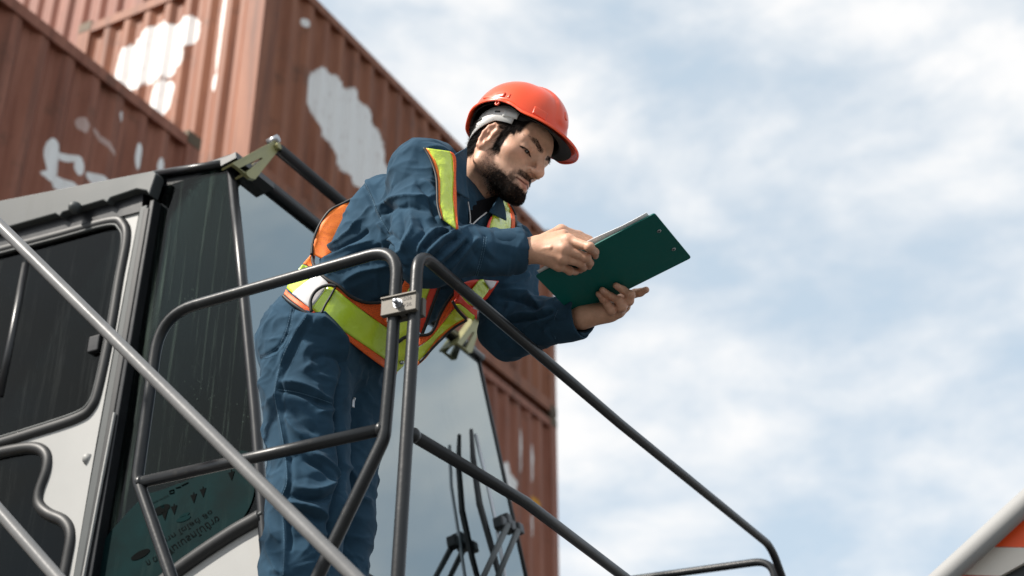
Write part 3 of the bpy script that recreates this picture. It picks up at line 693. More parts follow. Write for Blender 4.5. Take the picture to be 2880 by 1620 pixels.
def surface(fn, lo, hi, h):
    """sparse evaluation + surface nets -> verts, quads"""
    lo = np.asarray(lo, float); hi = np.asarray(hi, float); S_ = 4
    nb = np.ceil((hi-lo)/(h*S_)).astype(int); n = nb*S_
    ix = np.stack(np.meshgrid(*[np.arange(k) for k in nb], indexing='ij'), -1).reshape(-1, 3)
    cen = lo+(ix*S_+(S_-1)/2)*h
    dc = field(fn, cen)
    act = np.abs(dc) < h*S_*1.35
    D = np.repeat(np.repeat(np.repeat(np.where(dc < 0, -1., 1.).astype(np.float32).reshape(nb), S_, 0), S_, 1), S_, 2)
    off = np.stack(np.meshgrid(*[np.arange(S_)]*3, indexing='ij'), -1).reshape(-1, 3)
    fi = (ix[act][:, None]*S_+off[None]).reshape(-1, 3)
    D[fi[:, 0], fi[:, 1], fi[:, 2]] = field(fn, lo+fi*h)
    s = D < 0
    c = np.zeros(np.array(n)-1, np.uint8)
    for i in (0, 1):
        for j in (0, 1):
            for k in (0, 1): c += s[i:n[0]-1+i, j:n[1]-1+j, k:n[2]-1+k]
    cells = np.argwhere((c > 0) & (c < 8))
    vid = -np.ones(np.array(n)-1, np.int32); vid[tuple(cells.T)] = np.arange(len(cells))
    cor8 = np.array([(i, j, k) for i in (0, 1) for j in (0, 1) for k in (0, 1)])
    val = np.stack([D[tuple((cells+q).T)] for q in cor8], 1)
    acc = np.zeros((len(cells), 3)); cnt = np.zeros(len(cells))
    for i in range(8):
        for j in range(i+1, 8):
            if np.abs(cor8[i]-cor8[j]).sum() != 1: continue
            a, b = val[:, i], val[:, j]; m = (a < 0) != (b < 0)
            t = np.where(m, a/np.where(m, a-b, 1), 0)
            acc += m[:, None]*(cor8[i]+t[:, None]*(cor8[j]-cor8[i])); cnt += m
    V = lo+(cells+acc/cnt[:, None])*h
    F = []
    for ax in range(3):
        a1, a2 = (ax+1) % 3, (ax+2) % 3
        sl0 = [slice(1, n[q]-1) for q in range(3)]; sl0[ax] = slice(0, n[ax]-1); sl1 = list(sl0); sl1[ax] = slice(1, n[ax])
        s0 = s[tuple(sl0)]; s1 = s[tuple(sl1)]
        e = np.argwhere(s0 != s1)
        if not len(e): continue
        inside0 = s0[tuple(e.T)]
        b = e.copy(); b[:, a1] += 1; b[:, a2] += 1
        # cells around the edge
        q = []
        for d1, d2 in ((-1, -1), (0, -1), (0, 0), (-1, 0)):
            cc = b.copy(); cc[:, a1] += d1; cc[:, a2] += d2; q.append(vid[tuple(cc.T)])
        q = np.stack(q, 1); q = q[(q >= 0).all(1)] if (q < 0).any() else q
        q = np.where(inside0[:len(q), None], q, q[:, ::-1]); F.append(q)
    return V, np.concatenate(F)
def np_mesh(name, V, F):
    me = bpy.data.meshes.new(name); V = np.asarray(V, np.float32); F = np.asarray(F, np.int32); k = F.shape[1]
    me.vertices.add(len(V)); me.vertices.foreach_set('co', V.ravel())
    me.loops.add(F.size); me.loops.foreach_set('vertex_index', F.ravel())
    me.polygons.add(len(F)); me.polygons.foreach_set('loop_start', np.arange(0, F.size, k, dtype=np.int32))
    me.polygons.foreach_set('loop_total', np.full(len(F), k, np.int32)) if hasattr(me.polygons[0], 'loop_total') and False else None
    me.polygons.foreach_set('use_smooth', np.ones(len(F), bool)); me.update(calc_edges=True); me.validate(); return me
def vnormals(V, F):
    a = np.cross(V[F[:, 2]]-V[F[:, 0]], V[F[:, 3 if F.shape[1] == 4 else 1]]-V[F[:, 1 if F.shape[1] == 4 else 0]])
    n = np.zeros_like(V)
    for k in range(F.shape[1]): np.add.at(n, F[:, k], a)
    return n/(np.linalg.norm(n, axis=1, keepdims=True)+1e-12)
def relax(V, F, it=1, lam=.5):
    e = np.concatenate([F[:, [k, (k+1) % F.shape[1]]] for k in range(F.shape[1])]); e = np.concatenate([e, e[:, ::-1]])
    deg = np.bincount(e[:, 0], minlength=len(V)).astype(float)
    for _ in range(it):
        s = np.stack([np.bincount(e[:, 0], V[e[:, 1], k], len(V)) for k in range(3)], 1)
        V = V+lam*(s/np.maximum(deg, 1)[:, None]-V)
    return V
def lattice(seed, n=64):
    r = np.random.default_rng(seed).random((n, n, n)).astype(np.float32); return r
_L = lattice(3)
def vnoise(p, sc, seed=0):
    q = p*sc+seed*17.31; i = np.floor(q).astype(int); f = q-i; f = f*f*(3-2*f); n = 64; r = 0
    for a in (0, 1):
        for b in (0, 1):
            for c in (0, 1):
                w_ = (f[:, 0] if a else 1-f[:, 0])*(f[:, 1] if b else 1-f[:, 1])*(f[:, 2] if c else 1-f[:, 2])
                r = r+w_*_L[(i[:, 0]+a) % n, (i[:, 1]+b) % n, (i[:, 2]+c) % n]
    return r
def sstep(x, a, b):
    t = np.clip((x-a)/(b-a), 0, 1); return t*t*(3-2*t)
def trace(fn, px, off=0.0, t0=2.7, t1=4.3, smooth=0):
    """first hit of pixel rays on field == off; closest approach when missed"""
    px = np.asarray(px, float); v = np.array([pdir(x, y) for x, y in px]); L = np.linalg.norm(v, axis=1)
    t = np.full(len(px), t0); bt = t.copy(); bd = np.full(len(px), 9.)
    done = np.zeros(len(px), bool)
    for _ in range(90):
        d = fn(CAM+v*t[:, None])-off
        m = d < bd; bt = np.where(m & ~done, t, bt); bd = np.where(m & ~done, d, bd)
        done |= d < .0006
        t = np.where(done, t, np.minimum(t+np.maximum(d, .001)/L*.9, t1))
    return bt, done
def at_t(px, t): return CAM+np.array([pdir(x, y) for x, y in px])*np.asarray(t)[:, None]

# ------------------------------------------------------------------ clipboard
bs = .95
BA, BB, BC, BDn = [CAM+(np.array(q)-CAM)*bs for q in ((.054, 2.896, 3.25), (.328, 2.755, 3.334), (.431, 2.955, 3.334), (.156, 3.096, 3.25))]
BA, BB, BC, BDn = [onplane(x, y, nrm(np.cross(BB-BA, BDn-BA)), nrm(np.cross(BB-BA, BDn-BA))@BA) for x, y in ((1506, 777.5), (1842, 600.6), (1945, 725.7), (1616.5, 890))]
BN = nrm(np.cross(BB-BA, BDn-BA))
if BN@(CAM-BA) < 0: BN = -BN            # towards the camera = underside
def bd(px, py, off=0.0): return onplane(px, py, BN, BN@BA+off)
clip_o = empty('clipboard', (BA+BC)/2); tag(clip_o, 'dark green clipboard with white paper held up by the worker', 'clipboard')
M_green = mat('green_board', (.002, .115, .098), .45, 0, .2, var=(7, .10), bump=(220, .05, .0008))
M_paper = mat('white_paper', (.80, .80, .80), .7, bump=(30, .1, .001))
def rrect(a, b, c, d, r=.008):
    return [p for p in fillet([(a+b)/2, b, c, d, a, (a+b)/2], r, 5)][:-1]
MB().prism(rrect(BA, BB, BC, BDn), -BN*.0035).build('board', M_green, clip_o, fix=True, bevel=.0006)
# paper sheets on the upper side, slightly curled at the near edge
e1 = BB-BA; e2 = BDn-BA
gv = []; gf = []; nu, nv = 14, 12
for i in range(nu):
    for j in range(nv):
        u = .03+.92*i/(nu-1); v = -.025+.98*j/(nv-1)
        lift = .0055+.010*math.exp(-(v+.025)/.12)*math.exp(-((u-.40)/.30)**2)+.012*max(0, u-.75)*math.exp(-(v+.02)/.1)
        gv.append(BA+e1*u+e2*v-BN*lift)
for i in range(nu-1):
    for j in range(nv-1): gf.append((i*nv+j, i*nv+j+1, (i+1)*nv+j+1, (i+1)*nv+j))
pp = mesh('paper', gv, gf, M_paper, clip_o, True); sm = pp.modifiers.new('solid', 'SOLIDIFY'); sm.thickness = .0012
for q in ((1853.5, 649.5), (1894.5, 700.5)):
    c_ = bd(*q); rv = MB().tube([c_-BN*.001, c_+BN*.0012, c_+BN*.0016], [.0052, .0050, .0040], 16).build('rivet', M_bolt, clip_o, True)
    MB().tube([c_+BN*.0012, c_+BN*.0020], .0024, 12).build('rivet_hole', M_black, rv)
cm = (BB+BC)/2; u1 = nrm(e1); u2 = nrm(e2)
MB().obox(cm-u1*.022-BN*.012, u1*.016, u2*.055, BN*.005).build('clip', M_steel, clip_o, bevel=.003)

# ------------------------------------------------------------------ the worker: frames and joints
HF = nrm(np.array([.693, -.452, -.561])); HU = np.array([.535, -.2, .821]); HU = nrm(HU-HF*(HU@HF)); HR = np.cross(HF, HU)
HF, HR = nrm(HF*math.cos(RAD(2.5))-HR*math.sin(RAD(2.5))), nrm(HR*math.cos(RAD(2.5))+HF*math.sin(RAD(2.5)))
HS = 1.03
HP = CAM+(np.array([-.016, 2.722, 3.470])-CAM)*(3.39/3.288)
HM = np.stack([HR, HF, HU], 1)          # local (right, forward, up) -> world
def h2w(q): return HP+HS*(np.atleast_2d(q)@HM.T)
def w2h(p): return ((np.atleast_2d(p)-HP)@HM)/HS
NECK = np.array([-.165, 2.905, 3.425])
shR = np.array([-.205, 2.735, 3.425]); shL = np.array([-.020, 3.045, 3.400])
elR = P(1196, 712, 3.11); wrR = P(1462, 706, 3.17)
elL = P(1435, 925, 3.45); wrL = P(1636, 884, 3.31)
PEL = np.array([-.435, 3.03, 3.13])
FWD = nrm(np.array([.9, -.44, 0])); RGT = np.array([FWD[1], -FWD[0], 0])
SP = nrm((shR+shL)/2-PEL)
TR3 = nrm(RGT-SP*(RGT@SP)); TF = np.cross(SP, TR3); TM = np.stack([TR3, TF, SP], 1)
hipR = PEL+RGT*.095-DZ*.03; hipL = PEL-RGT*.09-DZ*.03
knR = np.array([-.445, 2.935, 2.70]); knL = np.array([-.395, 3.08, 2.70])
anR = np.array([-.46, 2.96, 2.28]); anL = np.array([-.425, 3.12, 2.28])

# ------------------------------------------------------------------ head
def ear_pts():
    o = [(.011, .006), (.013, .020), (.004, .031), (-.010, .032), (-.020, .021), (-.022, .004), (-.016, -.014), (-.006, -.027), (.004, -.029), (.009, -.020)]
    return [(.0775-.30*y*(1 if y < .0 else .3), y*.64-.003+.16*z, z) for y, z in o]
EAR = ear_pts(); EARR = [.0036, .0038, .0042, .0046, .0048, .0046, .0046, .0066, .0070, .0040]
neck_l = w2h(NECK)[0]
def head_sdf(w_):
    p = (w_-HP)@HM/HS
    q = p.copy(); q[:, 0] = np.abs(q[:, 0])
    d = ellip(p, (0, -.012, .042), (.076, .098, .088))
    d = smin(d, ellip(p, (0, .030, -.018), (.057, .062, .078)), .03)
    d = smin(d, ellip(p, (0, .046, .052), (.060, .046, .046)), .02)
    d = smin(d, ellip(q, (.041, .051, -.001), (.022, .025, .018)), .022)
    d = smin(d, rcone(q, (.064, -.004, -.010), (.058, .004, -.056), .013, .014), .02)
    d = smin(d, rcone(q, (.057, .004, -.056), (.018, .088, -.080), .015, .014), .024)
    d = smin(d, ellip(p, (0, .090, -.080), (.022, .016, .015)), .018)
    d = smin(d, ellip(p, (0, .076, -.052), (.029, .027, .030)), .018)
    d = smin(d, rcone(q, (0, .088, .036), (.046, .068, .038), .0115, .0105), .014)
    d = smax(d, -ellip(q, (.034, .099, .017), (.020, .018, .0125)), .010)
    d = smin(d, ellip(q, (.034, .0715, .0185), (.0165, .0155, .0145)), .005)       # lids over the eye
    d = smin(d, rcone(q, (.022, .083, .026), (.046, .076, .0265), .0032, .0026), .005)  # upper lid fold
    d = smax(d, -ellip(q, (.0360, .0890, .0098), (.0145, .0100, .0052)), .0018)
    d = smin(d, rcone(q, (.024, .083, .0065), (.042, .077, .005), .0030, .0020), .006)
    d = smin(d, rcone(p, (0, .0915, .032), (0, .1195, -.011), .0082, .0098), .012)
    d = smin(d, ellip(p, (0, .1185, -.0155), (.0096, .0098, .0088)), .008)
    d = smin(d, ellip(q, (.0140, .1035, -.0185), (.0072, .0120, .0080)), .009)
    d = smax(d, -ellip(q, (.0075, .1110, -.0268), (.0038, .0064, .0036)), .003)
    d = smin(d, rcone(q, (0, .1035, -.0445), (.025, .0905, -.0505), .0050, .0024), .005)
    d = smin(d, rcone(q, (0, .1025, -.0570), (.022, .0900, -.0530), .0058, .0028), .005)
    d = smax(d, -rcone(q, (0, .1110, -.0505), (.027, .0925, -.0518), .0012, .0008), .003)
    d = smax(d, -ellip(p, (0, .117, -.0670), (.013, .010, .005)), .010)
    d = smax(d, -rcone(q, (.017, .106, -.022), (.034, .086, -.046), .002, .001), .008)  # nasolabial fold
    # neck
    nk = rcone(p, (0, -.030, -.030), neck_l, .056, .060)
    nk = smin(nk, rcone(q, (.056, -.022, -.030), neck_l+np.array([0, .055, .0]), .016, .013), .02)
    nk = smin(nk, ellip(p, neck_l*.5+np.array([0, .045, -.01]), (.016, .016, .02)), .02)
    d = smin(d, nk, .018)
    # ear
    e = None
    for i in range(len(EAR)-1):
        c = rcone(q, EAR[i], EAR[i+1], EARR[i], EARR[i+1]); e = c if e is None else smin(e, c, .003)
    e = smin(e, ellip(q, (.0780, -.006, .002), (.0040, .014, .027)), .005)
    e = smin(e, rcone(q, (.0825, -.009, .020), (.0805, .000, -.014), .0028, .0032), .004)
    e = smax(e, -ellip(q, (.0845, -.001, -.003), (.0062, .0066, .0115)), .003)
    return smin(d, e, .005)
hl = [(-.10, -.12, -.16), (.10, .14, .15)]
cs = h2w(np.array([(x, y, z) for x in (-.1, .1) for y in (-.13, .14) for z in (-.14, .15)]))
cs = np.concatenate([cs, [NECK-.07, NECK+.07]])
HV, HFc = surface(head_sdf, cs.min(0)-.01, cs.max(0)+.01, .0018)
HV = relax(HV, HFc, 1, .4)
L_ = w2h(HV); A_ = np.abs(L_[:, 0]); hy, hz = L_[:, 1], L_[:, 2]
# skin tone, lips, beard, hair masks (surface colours, with some crease shade painted in)
skin = np.array([.62, .362, .246]); col = np.tile(skin, (len(HV), 1))
n1 = vnoise(HV, 90, 1)*.5+vnoise(HV, 260, 2)*.5
col *= (.86+.28*n1)[:, None]; col *= 1-.10*(vnoise(HV, 40, 8)[:, None]-.5)*np.array([0, 1, 1])
def blend(mask, c):
    global col
    col = col*(1-mask[:, None])+np.array(c)*mask[:, None]
def gauss(c, r): return np.exp(-(((L_-np.array(c))*np.array([1, 1, 1])/np.array(r))**2).sum(1))
def gsym(c, r):
    Q = L_.copy(); Q[:, 0] = A_; return np.exp(-(((Q-np.array(c))/np.array(r))**2).sum(1))
blend(.45*gsym((0, .118, -.012), (.02, .016, .016)), (.50, .19, .115))
blend(.40*gsym((.045, .07, -.006), (.022, .03, .018)), (.52, .215, .13))
blend(.55*gsym((.088, -.008, .0), (.02, .028, .036)), (.52, .20, .12))
blend(.30*gsym((.034, .085, .008), (.018, .02, .008)), (.28, .12, .085))  # shading under the eyes, painted into the skin colour
lipm = np.maximum(gsym((0, .106, -.0455), (.017, .012, .0040)), gsym((0, .105, -.0570), (.016, .012, .0055)))
lipm = np.clip(1.6*np.maximum(lipm, gsym((.014, .100, -.0520), (.012, .014, .0045)))-.25, 0, 1)
blend(.75*lipm, (.36, .125, .095))
bn_ = (vnoise(HV, 120, 5)-.5)*.012
line = -.018-.62*np.clip(hy-.015, 0, .055)            # upper cheek limit of the beard
beard = sstep(line+bn_-hz, -.002, .016)*sstep(hz, -.150, -.105)
beard *= sstep(hy+.10*(hz+.05), .004, .026)
beard *= 1-gsym((0, .112, -.0505), (.030, .03, .0130))**.5*sstep(hy, .075, .088)
cheekgap = gsym((.026, .095, -.036), (.012, .02, .010))
mou = sstep(A_, .034, .026)*sstep(hy, .080, .090)*sstep(hz, -.046, -.040)*sstep(-.0250-hz+bn_*.4, -.002, .004)
chinp = sstep(hy, .070, .085)*sstep(-.064-hz+bn_*.3, -.002, .006)*sstep(hz, -.125, -.108)
corner = gsym((.033, .086, -.052), (.009, .014, .018))
beard = np.clip(np.maximum.reduce([beard, mou*.95, chinp, np.clip(corner*1.4, 0, 1)*.9]), 0, 1)
soul = gsym((0, .104, -.068), (.008, .012, .007)); beard = np.maximum(beard, np.clip(soul*1.3, 0, 1)*.8)
beard *= 1-np.clip(1.7*lipm, 0, 1)
throat = sstep(hz, -.13, -.10)
bcol = np.array([.020, .013, .010])
dens = np.clip(beard*(.80+.40*(vnoise(HV, 330, 7)-.45)), 0, 1)*(.16+.70*sstep(hz, -.03, -.070)*sstep(hy, .015, .06)+.12*sstep(hz, -.03, -.07)+.5*mou).clip(0, 1)
blend(np.clip(dens*1.25, 0, .97), bcol)
# hair on the scalp, temple, sideburn, nape
fr = .050-.55*np.clip(hz-.03, -.05, .08)
hair = sstep(hy, .064, .056)*sstep(hz+bn_, .036, .044)
side = sstep(A_, .045, .052)*sstep(hy+bn_*.5, .012, .018)*sstep(hy-bn_*.5, .040, .034)*sstep(hz, -.030, -.018)
back = sstep(hy-bn_, -.018, -.026)*sstep(hz, -.058, -.046)
over = sstep(hz, .026, .032)*sstep(hy, .052, .046)
hairm = np.clip(np.maximum.reduce([hair, side, back, over]), 0, 1)
ear_m = np.clip(2.0*gsym((.090, -.008, .0), (.010, .028, .040))+sstep(A_, .0805, .083), 0, 1)
hairm *= 1-ear_m
blend(hairm, (.010, .008, .0075))
# brows
def browd(q):
    return rcone(q, (.014, .100, .036), (.036, .090, .0445), .0032, .0036)
Qs = L_.copy(); Qs[:, 0] = A_
bw = np.minimum(rcone(Qs, (.013, .099, .0345), (.034, .090, .0425), .0034, .0036), rcone(Qs, (.034, .090, .0425), (.055, .070, .0385), .0036, .0014))
browm = sstep(bw, .0035, -.0005); blend(browm*.42*(.55+.9*vnoise(HV, 420, 9)).clip(0, 1), (.018, .012, .010))
# eye slit and lash line
sl = rcone(Qs, (.0230, .0885, .0116), (.0490, .0780, .0128), .0025, .0014)
blend(.5*sstep(sl, .0020, .0004), (.10, .05, .04))
ez = hz-(.0106+.05*(A_-.036)); eo = ((A_-.0365)/.0128)**2+(ez/.0042)**2
lid = np.abs(np.sqrt(eo)-1.12); blend(sstep(lid, .42, .12)*sstep(ez, -.0022, .0000)*sstep(hy, .06, .07), (.010, .007, .006))
blend(.0*sstep(((A_-.0445)/.0028)**2+((ez+.0003)/.0014)**2, 1.3, .6)*sstep(hy, .06, .07), (.30, .25, .23))
blend(.45*sstep(np.abs(ez-.0088+.9*(A_-.036)**2/.012), .0016, .0004)*sstep(np.abs(A_-.036), .015, .010)*sstep(hy, .06, .07), (.20, .09, .06))  # shade of the upper lid crease, painted as a darker line
nost = ellip(Qs, (.0075, .1110, -.0268), (.0040, .0066, .0042)); blend(sstep(nost, .0012, -.0004), (.05, .015, .01))  # nostril shade painted into the recess
mgr = rcone(Qs, (0, .108, -.0505), (.027, .0925, -.0518), .0012, .0008); blend(sstep(mgr, .0022, .0004)*.8, (.10, .03, .025))  # crease shade between the lips, painted dark
HCOL = col

# ------------------------------------------------------------------ hands
def z6(x, y): return (1460+x/7.246, 600+y/7.246)
def z7(x, y): return (1640+x/8.05, 760+y/8.05)
def bdist(px, py, off): return (bd(px, py, off)-CAM)@FW
def q6(x, y, off=None, d=None):
    a = z6(x, y); return bd(*a, off) if d is None else P(*a, d)
def q7(x, y, off=None, d=None):
    a = z7(x, y); return bd(*a, off) if d is None else P(*a, d)
RF = [  # right-hand fingers: points, radii
    ([q6(1000, 545, d=3.130), q6(1440, 690, .020), q6(1545, 790, .011), q6(1555, 870, .0085)], [.0115, .0098, .0086, .0072]),
    ([q6(925, 720, d=3.118), q6(1370, 900, .024), q6(1440, 1010, .012), q6(1420, 1085, .0088)], [.0118, .0098, .0086, .0074]),
    ([q6(880, 905, d=3.120), q6(1260, 1015, .024), q6(1310, 1100, .012), q6(1250, 1160, .0085)], [.0112, .0094, .0082, .0070]),
    ([q6(800, 1050, d=3.134), q6(1030, 1170, .020), q6(1140, 1185, .011), q6(1165, 1200, .0080)], [.0104, .0086, .0076, .0064])]
wR = q6(40, 790, d=3.165); mR = [f[0][0] for f in RF]
thR = ([q6(330, 640, d=3.175), q6(860, 350, d=3.205), q6(1210, 450, d=3.235), q6(1440, 525, d=3.25)], [.017, .0125, .0098, .0080])
armR0 = wR+(elR-wR)*.5
def handR_sdf(p):
    d = rcone(p, armR0, wR, .036, .0285)
    d = smin(d, rcone(p, wR+DZ*.004, q6(330, 760, d=3.155), .0275, .026), .02)
    w2 = q6(300, 770, d=3.155)
    for m, r in zip(mR, (.0150, .0155, .0150, .0140)): d = smin(d, rcone(p, w2, m, .0190, r), .012)
    d = smin(d, rcone(p, q6(420, 600, d=3.165), q6(900, 440, d=3.160), .017, .013), .016)
    # palm side thickness
    d = smin(d, rcone(p, q6(420, 800, d=3.175), q6(820, 800, d=3.165), .018, .015), .02)
    t = chain(p, thR[0], thR[1], .008); d = smin(d, t, .010)
    fs = None
    for pts, rs in RF:
        f = chain(p, pts, rs, .005)
        f = smin(f, np.sqrt(((p-pts[1])**2).sum(1))-rs[1]*1.05, .004)
        fs = f if fs is None else smin(fs, f, .0010)
    d = smin(d, fs, .007)
    for m, r in zip(mR, (.0105, .0112, .0105, .0095)): d = smin(d, np.sqrt(((p-m+BN*-.006)**2).sum(1))-r, .006)
    # tendons and veins on the back of the hand
    for m in mR[:3]: d = smin(d, rcone(p, w2+(CAM-w2)/3.16*.014, m+(CAM-m)/3.1*.008, .0045, .0052), .006)
    for A1, B1 in (((350, 760), (640, 690)), ((640, 690), (860, 600)), ((480, 900), (660, 700)), ((560, 930), (820, 960))):
        d = smin(d, rcone(p, q6(*A1, d=3.1335), q6(*B1, d=3.117), .0022, .0022), .0055)
    return d
LF = [
    ([q7(945, 815, d=3.290), q7(1035, 690, d=3.268), q7(1075, 560, .030), q7(900, 445, .012), q7(745, 350, .0088)], [.0105, .0100, .0096, .0086, .0074]),
    ([q7(800, 950, d=3.290), q7(880, 830, d=3.262), q7(830, 700, .034), q7(620, 590, .013), q7(435, 450, .0088)], [.0110, .0106, .0098, .0086, .0074]),
    ([q7(640, 1010, d=3.295), q7(640, 900, d=3.268), q7(560, 800, .032), q7(450, 660, .014), q7(345, 535, .0085)], [.0104, .0098, .0088, .0078, .0066])]
wL = q7(-20, 1060, d=3.315)
thL = ([q7(420, 860, d=3.325), q7(880, 640, d=3.325), q7(1180, 520, d=3.312), q7(1290, 505, d=3.303), q7(1425, 445, d=3.292)], [.016, .012, .0095, .0088, .0078])
armL0 = wL+(elL-wL)*.5
def handL_sdf(p):
    d = rcone(p, armL0, wL, .035, .026)
    for f, r in zip(LF, (.0130, .0140, .0125)): d = smin(d, rcone(p, wL, f[0][0], .022, r), .014)
    d = smin(d, rcone(p, q7(200, 980, d=3.315), q7(560, 980, d=3.300), .0175, .016), .014)
    d = smin(d, rcone(p, q7(200, 950, d=3.325), q7(860, 700, d=3.322), .017, .013), .014)
    d = smin(d, chain(p, *thL, .007), .009)
    fs = None
    for pts, rs in LF:
        f = chain(p, pts, rs, .005); f = smin(f, np.sqrt(((p-pts[2])**2).sum(1))-rs[2]*1.04, .004)
        fs = f if fs is None else smin(fs, f, .002)
    d = smin(d, fs, .006)
    for f in LF: d = smin(d, np.sqrt(((p-f[0][1])**2).sum(1))-.0115, .005)
    return d
def bbox(pts, m): pts = np.asarray(pts); return pts.min(0)-m, pts.max(0)+m
aR = [armR0, wR]+[q for f in RF for q in f[0]]+thR[0]; aL = [armL0, wL]+[q for f in LF for q in f[0]]+thL[0]
RV, RFc = surface(handR_sdf, *bbox(aR, .045), .0016); RV = relax(RV, RFc, 1, .4)
LV, LFc = surface(handL_sdf, *bbox(aL, .045), .0016); LV = relax(LV, LFc, 1, .4)
def hand_col(V, fingers, tips, back):
    c = np.tile(np.array([.58, .325, .215]), (len(V), 1)); c *= (.86+.28*(vnoise(V, 80, 1)*.5+vnoise(V, 240, 2)*.5))[:, None]
    def bl(m, k):
        c[:] = c*(1-m[:, None])+np.array(k)*m[:, None]
    for pts, rs in fingers:
        for k, q in enumerate(pts):
            d = np.sqrt(((V-q)**2).sum(1)); a = .45 if k < len(pts)-1 else .35
            bl(a*np.exp(-(d/.011)**2), (.42, .155, .095))
    for f in tips:
        tip, pre, nd = f; ax = nrm(tip-pre); c0 = tip+nd*.006+ax*.001
        q = V-c0; u = q@ax; s_ = np.cross(ax, nd); v = q@s_; m = sstep(np.maximum(np.abs(u)/.0058, np.abs(v)/.0048), 1.1, .8)*sstep(q@nd, -.004, -.001)
        bl(.6*m, (.56, .33, .26))
    return c
RCOL = hand_col(RV, RF, [(f[0][-1], f[0][-2], BN) for f in RF], None)
LCOL = hand_col(LV, LF, [(f[0][-1], f[0][-2], BN) for f in LF], None)

# inner body under the clothes, so that the figure is one mesh
def core_sdf(p):
    d = rcone(p, NECK-SP*.02, (shR+shL)/2-SP*.08, .055, .09)
    d = smin(d, ellip(p, PEL+SP*.33, (.14, .10, .17), TM), .05)
    d = smin(d, ellip(p, PEL+SP*.08, (.14, .10, .15), TM), .05)
    for s_, e_, w_ in ((shR, elR, armR0), (shL, elL, armL0)): d = smin(d, chain(p, [s_, e_, w_], [.05, .04, .034], .02), .03)
    for h_, k_, a_ in ((hipR, knR, anR), (hipL, knL, anL)): d = smin(d, chain(p, [h_, k_, a_], [.075, .055, .04], .02), .03)
    return d
CV, CF = surface(core_sdf, *bbox([NECK, shR, shL, elR, elL, wrR, wrL, hipR, hipL, anR, anL], .13), .012)
CCOL = np.tile(skin, (len(CV), 1))
Vs, Fs, Cs = [HV, RV, LV, CV], [HFc, RFc, LFc, CF], [HCOL, RCOL, LCOL, CCOL]
off = np.cumsum([0]+[len(v) for v in Vs])[:-1]
bme = np_mesh('person', np.concatenate(Vs), np.concatenate([f+o_ for f, o_ in zip(Fs, off)]))
ca = bme.color_attributes.new('tone', 'FLOAT_COLOR', 'POINT')
ca.data.foreach_set('color', np.concatenate([np.concatenate(Cs), np.ones((sum(map(len, Vs)), 1))], 1).astype(np.float32).ravel())
def skin_mat():
    m = bpy.data.materials.new('skin'); m.use_nodes = True; t = m.node_tree; b = t.nodes['Principled BSDF']
    a = N(t, 'ShaderNodeVertexColor', layer_name='tone'); t.links.new(a.outputs[0], b.inputs['Base Color'])
    b.inputs['Roughness'].default_value = .48; b.inputs['Specular IOR Level'].default_value = .4
    b.inputs['Subsurface Weight'].default_value = .12; b.inputs['Subsurface Radius'].default_value = (1, .35, .2); b.inputs['Subsurface Scale'].default_value = .006
    bw_ = N(t, 'ShaderNodeRGBToBW'); t.links.new(a.outputs[0], bw_.inputs[0]); ml = N(t, 'ShaderNodeMath', operation='MULTIPLY', use_clamp=True); ml.inputs[1].default_value = 1.3; t.links.new(bw_.outputs[0], ml.inputs[0]); t.links.new(ml.outputs[0], b.inputs['Specular IOR Level'])
    c = N(t, 'ShaderNodeTexCoord'); n = N(t, 'ShaderNodeTexNoise'); n.inputs['Scale'].default_value = 420; n.inputs['Detail'].default_value = 4; t.links.new(c.outputs['Object'], n.inputs['Vector'])
    bp = N(t, 'ShaderNodeBump'); bp.inputs['Strength'].default_value = .4; bp.inputs['Distance'].default_value = .0012; t.links.new(n.outputs['Fac'], bp.inputs['Height']); t.links.new(bp.outputs[0], b.inputs['Normal'])
    return m
M_skin = skin_mat()
person = link('person', bme, M_skin)
tag(person, 'bearded worker in orange hard hat, navy coverall and hi-vis vest leaning on the railing', 'person')
# eyes glimpsed in the slits
M_eye = mat('eye', (.010, .008, .007), .12)
for sx in (1, -1):
    c_ = h2w((sx*.034, .0712, .0178))[0]
    V_ = []; F_ = []
    me = bpy.data.meshes.new('eyeball'); bm = bmesh.new(); bmesh.ops.create_icosphere(bm, subdivisions=3, radius=.0142*HS); bm.to_mesh(me); bm.free()
    me.transform(Matrix.Translation(Vector(c_))); link('eyeball', me, M_eye, person, True)
# hair strands, beard strands, brows, lashes
M_hair = mat('black_hair', (.007, .0055, .005), .65, 0, .15)
def strands(name, V, Nn, w_, n, length, width, dirfn, seed, lift=.55):
    r = np.random.default_rng(seed); pr = w_/w_.sum(); k = r.choice(len(V), n, p=pr)
    p = V[k]+r.normal(size=(n, 3))*.0006; nn = Nn[k]; dv = dirfn(p, nn)+r.normal(size=(n, 3))*.28
    dv = dv/np.linalg.norm(dv, axis=1, keepdims=True); d = dv*(1-lift)+nn*lift; d /= np.linalg.norm(d, axis=1, keepdims=True)
    l = length*(.6+.8*r.random(n))[:, None]; s_ = np.cross(d, r.normal(size=(n, 3))); s_ /= np.linalg.norm(s_, axis=1, keepdims=True); s_ *= width/2
    m_ = p+d*l*.5+nn*.0; tip = p+(d*.6+dv*.4)*l
    VV = np.stack([p-s_, p+s_, m_-s_*.8, m_+s_*.8, tip], 1).reshape(-1, 3); b0 = np.arange(n)[:, None]*5
    T = np.concatenate([b0+np.array([[0, 1, 3]]), b0+np.array([[0, 3, 2]]), b0+np.array([[2, 3, 4]])])
    me = np_mesh(name, VV, T); o = link(name, me, M_hair, person); return o
HNm = vnormals(HV, HFc)
if (HNm*(HV-HV.mean(0))).sum(1).mean() < 0: HNm = -HNm
dn = lambda v: (lambda p, nn: np.tile(HM@np.array(v, float), (len(p), 1)))
vis = np.ones(len(HV))
strands('beard', HV, HNm, dens**1.2+1e-9, 13000, .0055, .00042, dn((0, .25, -1)), 1, .45)
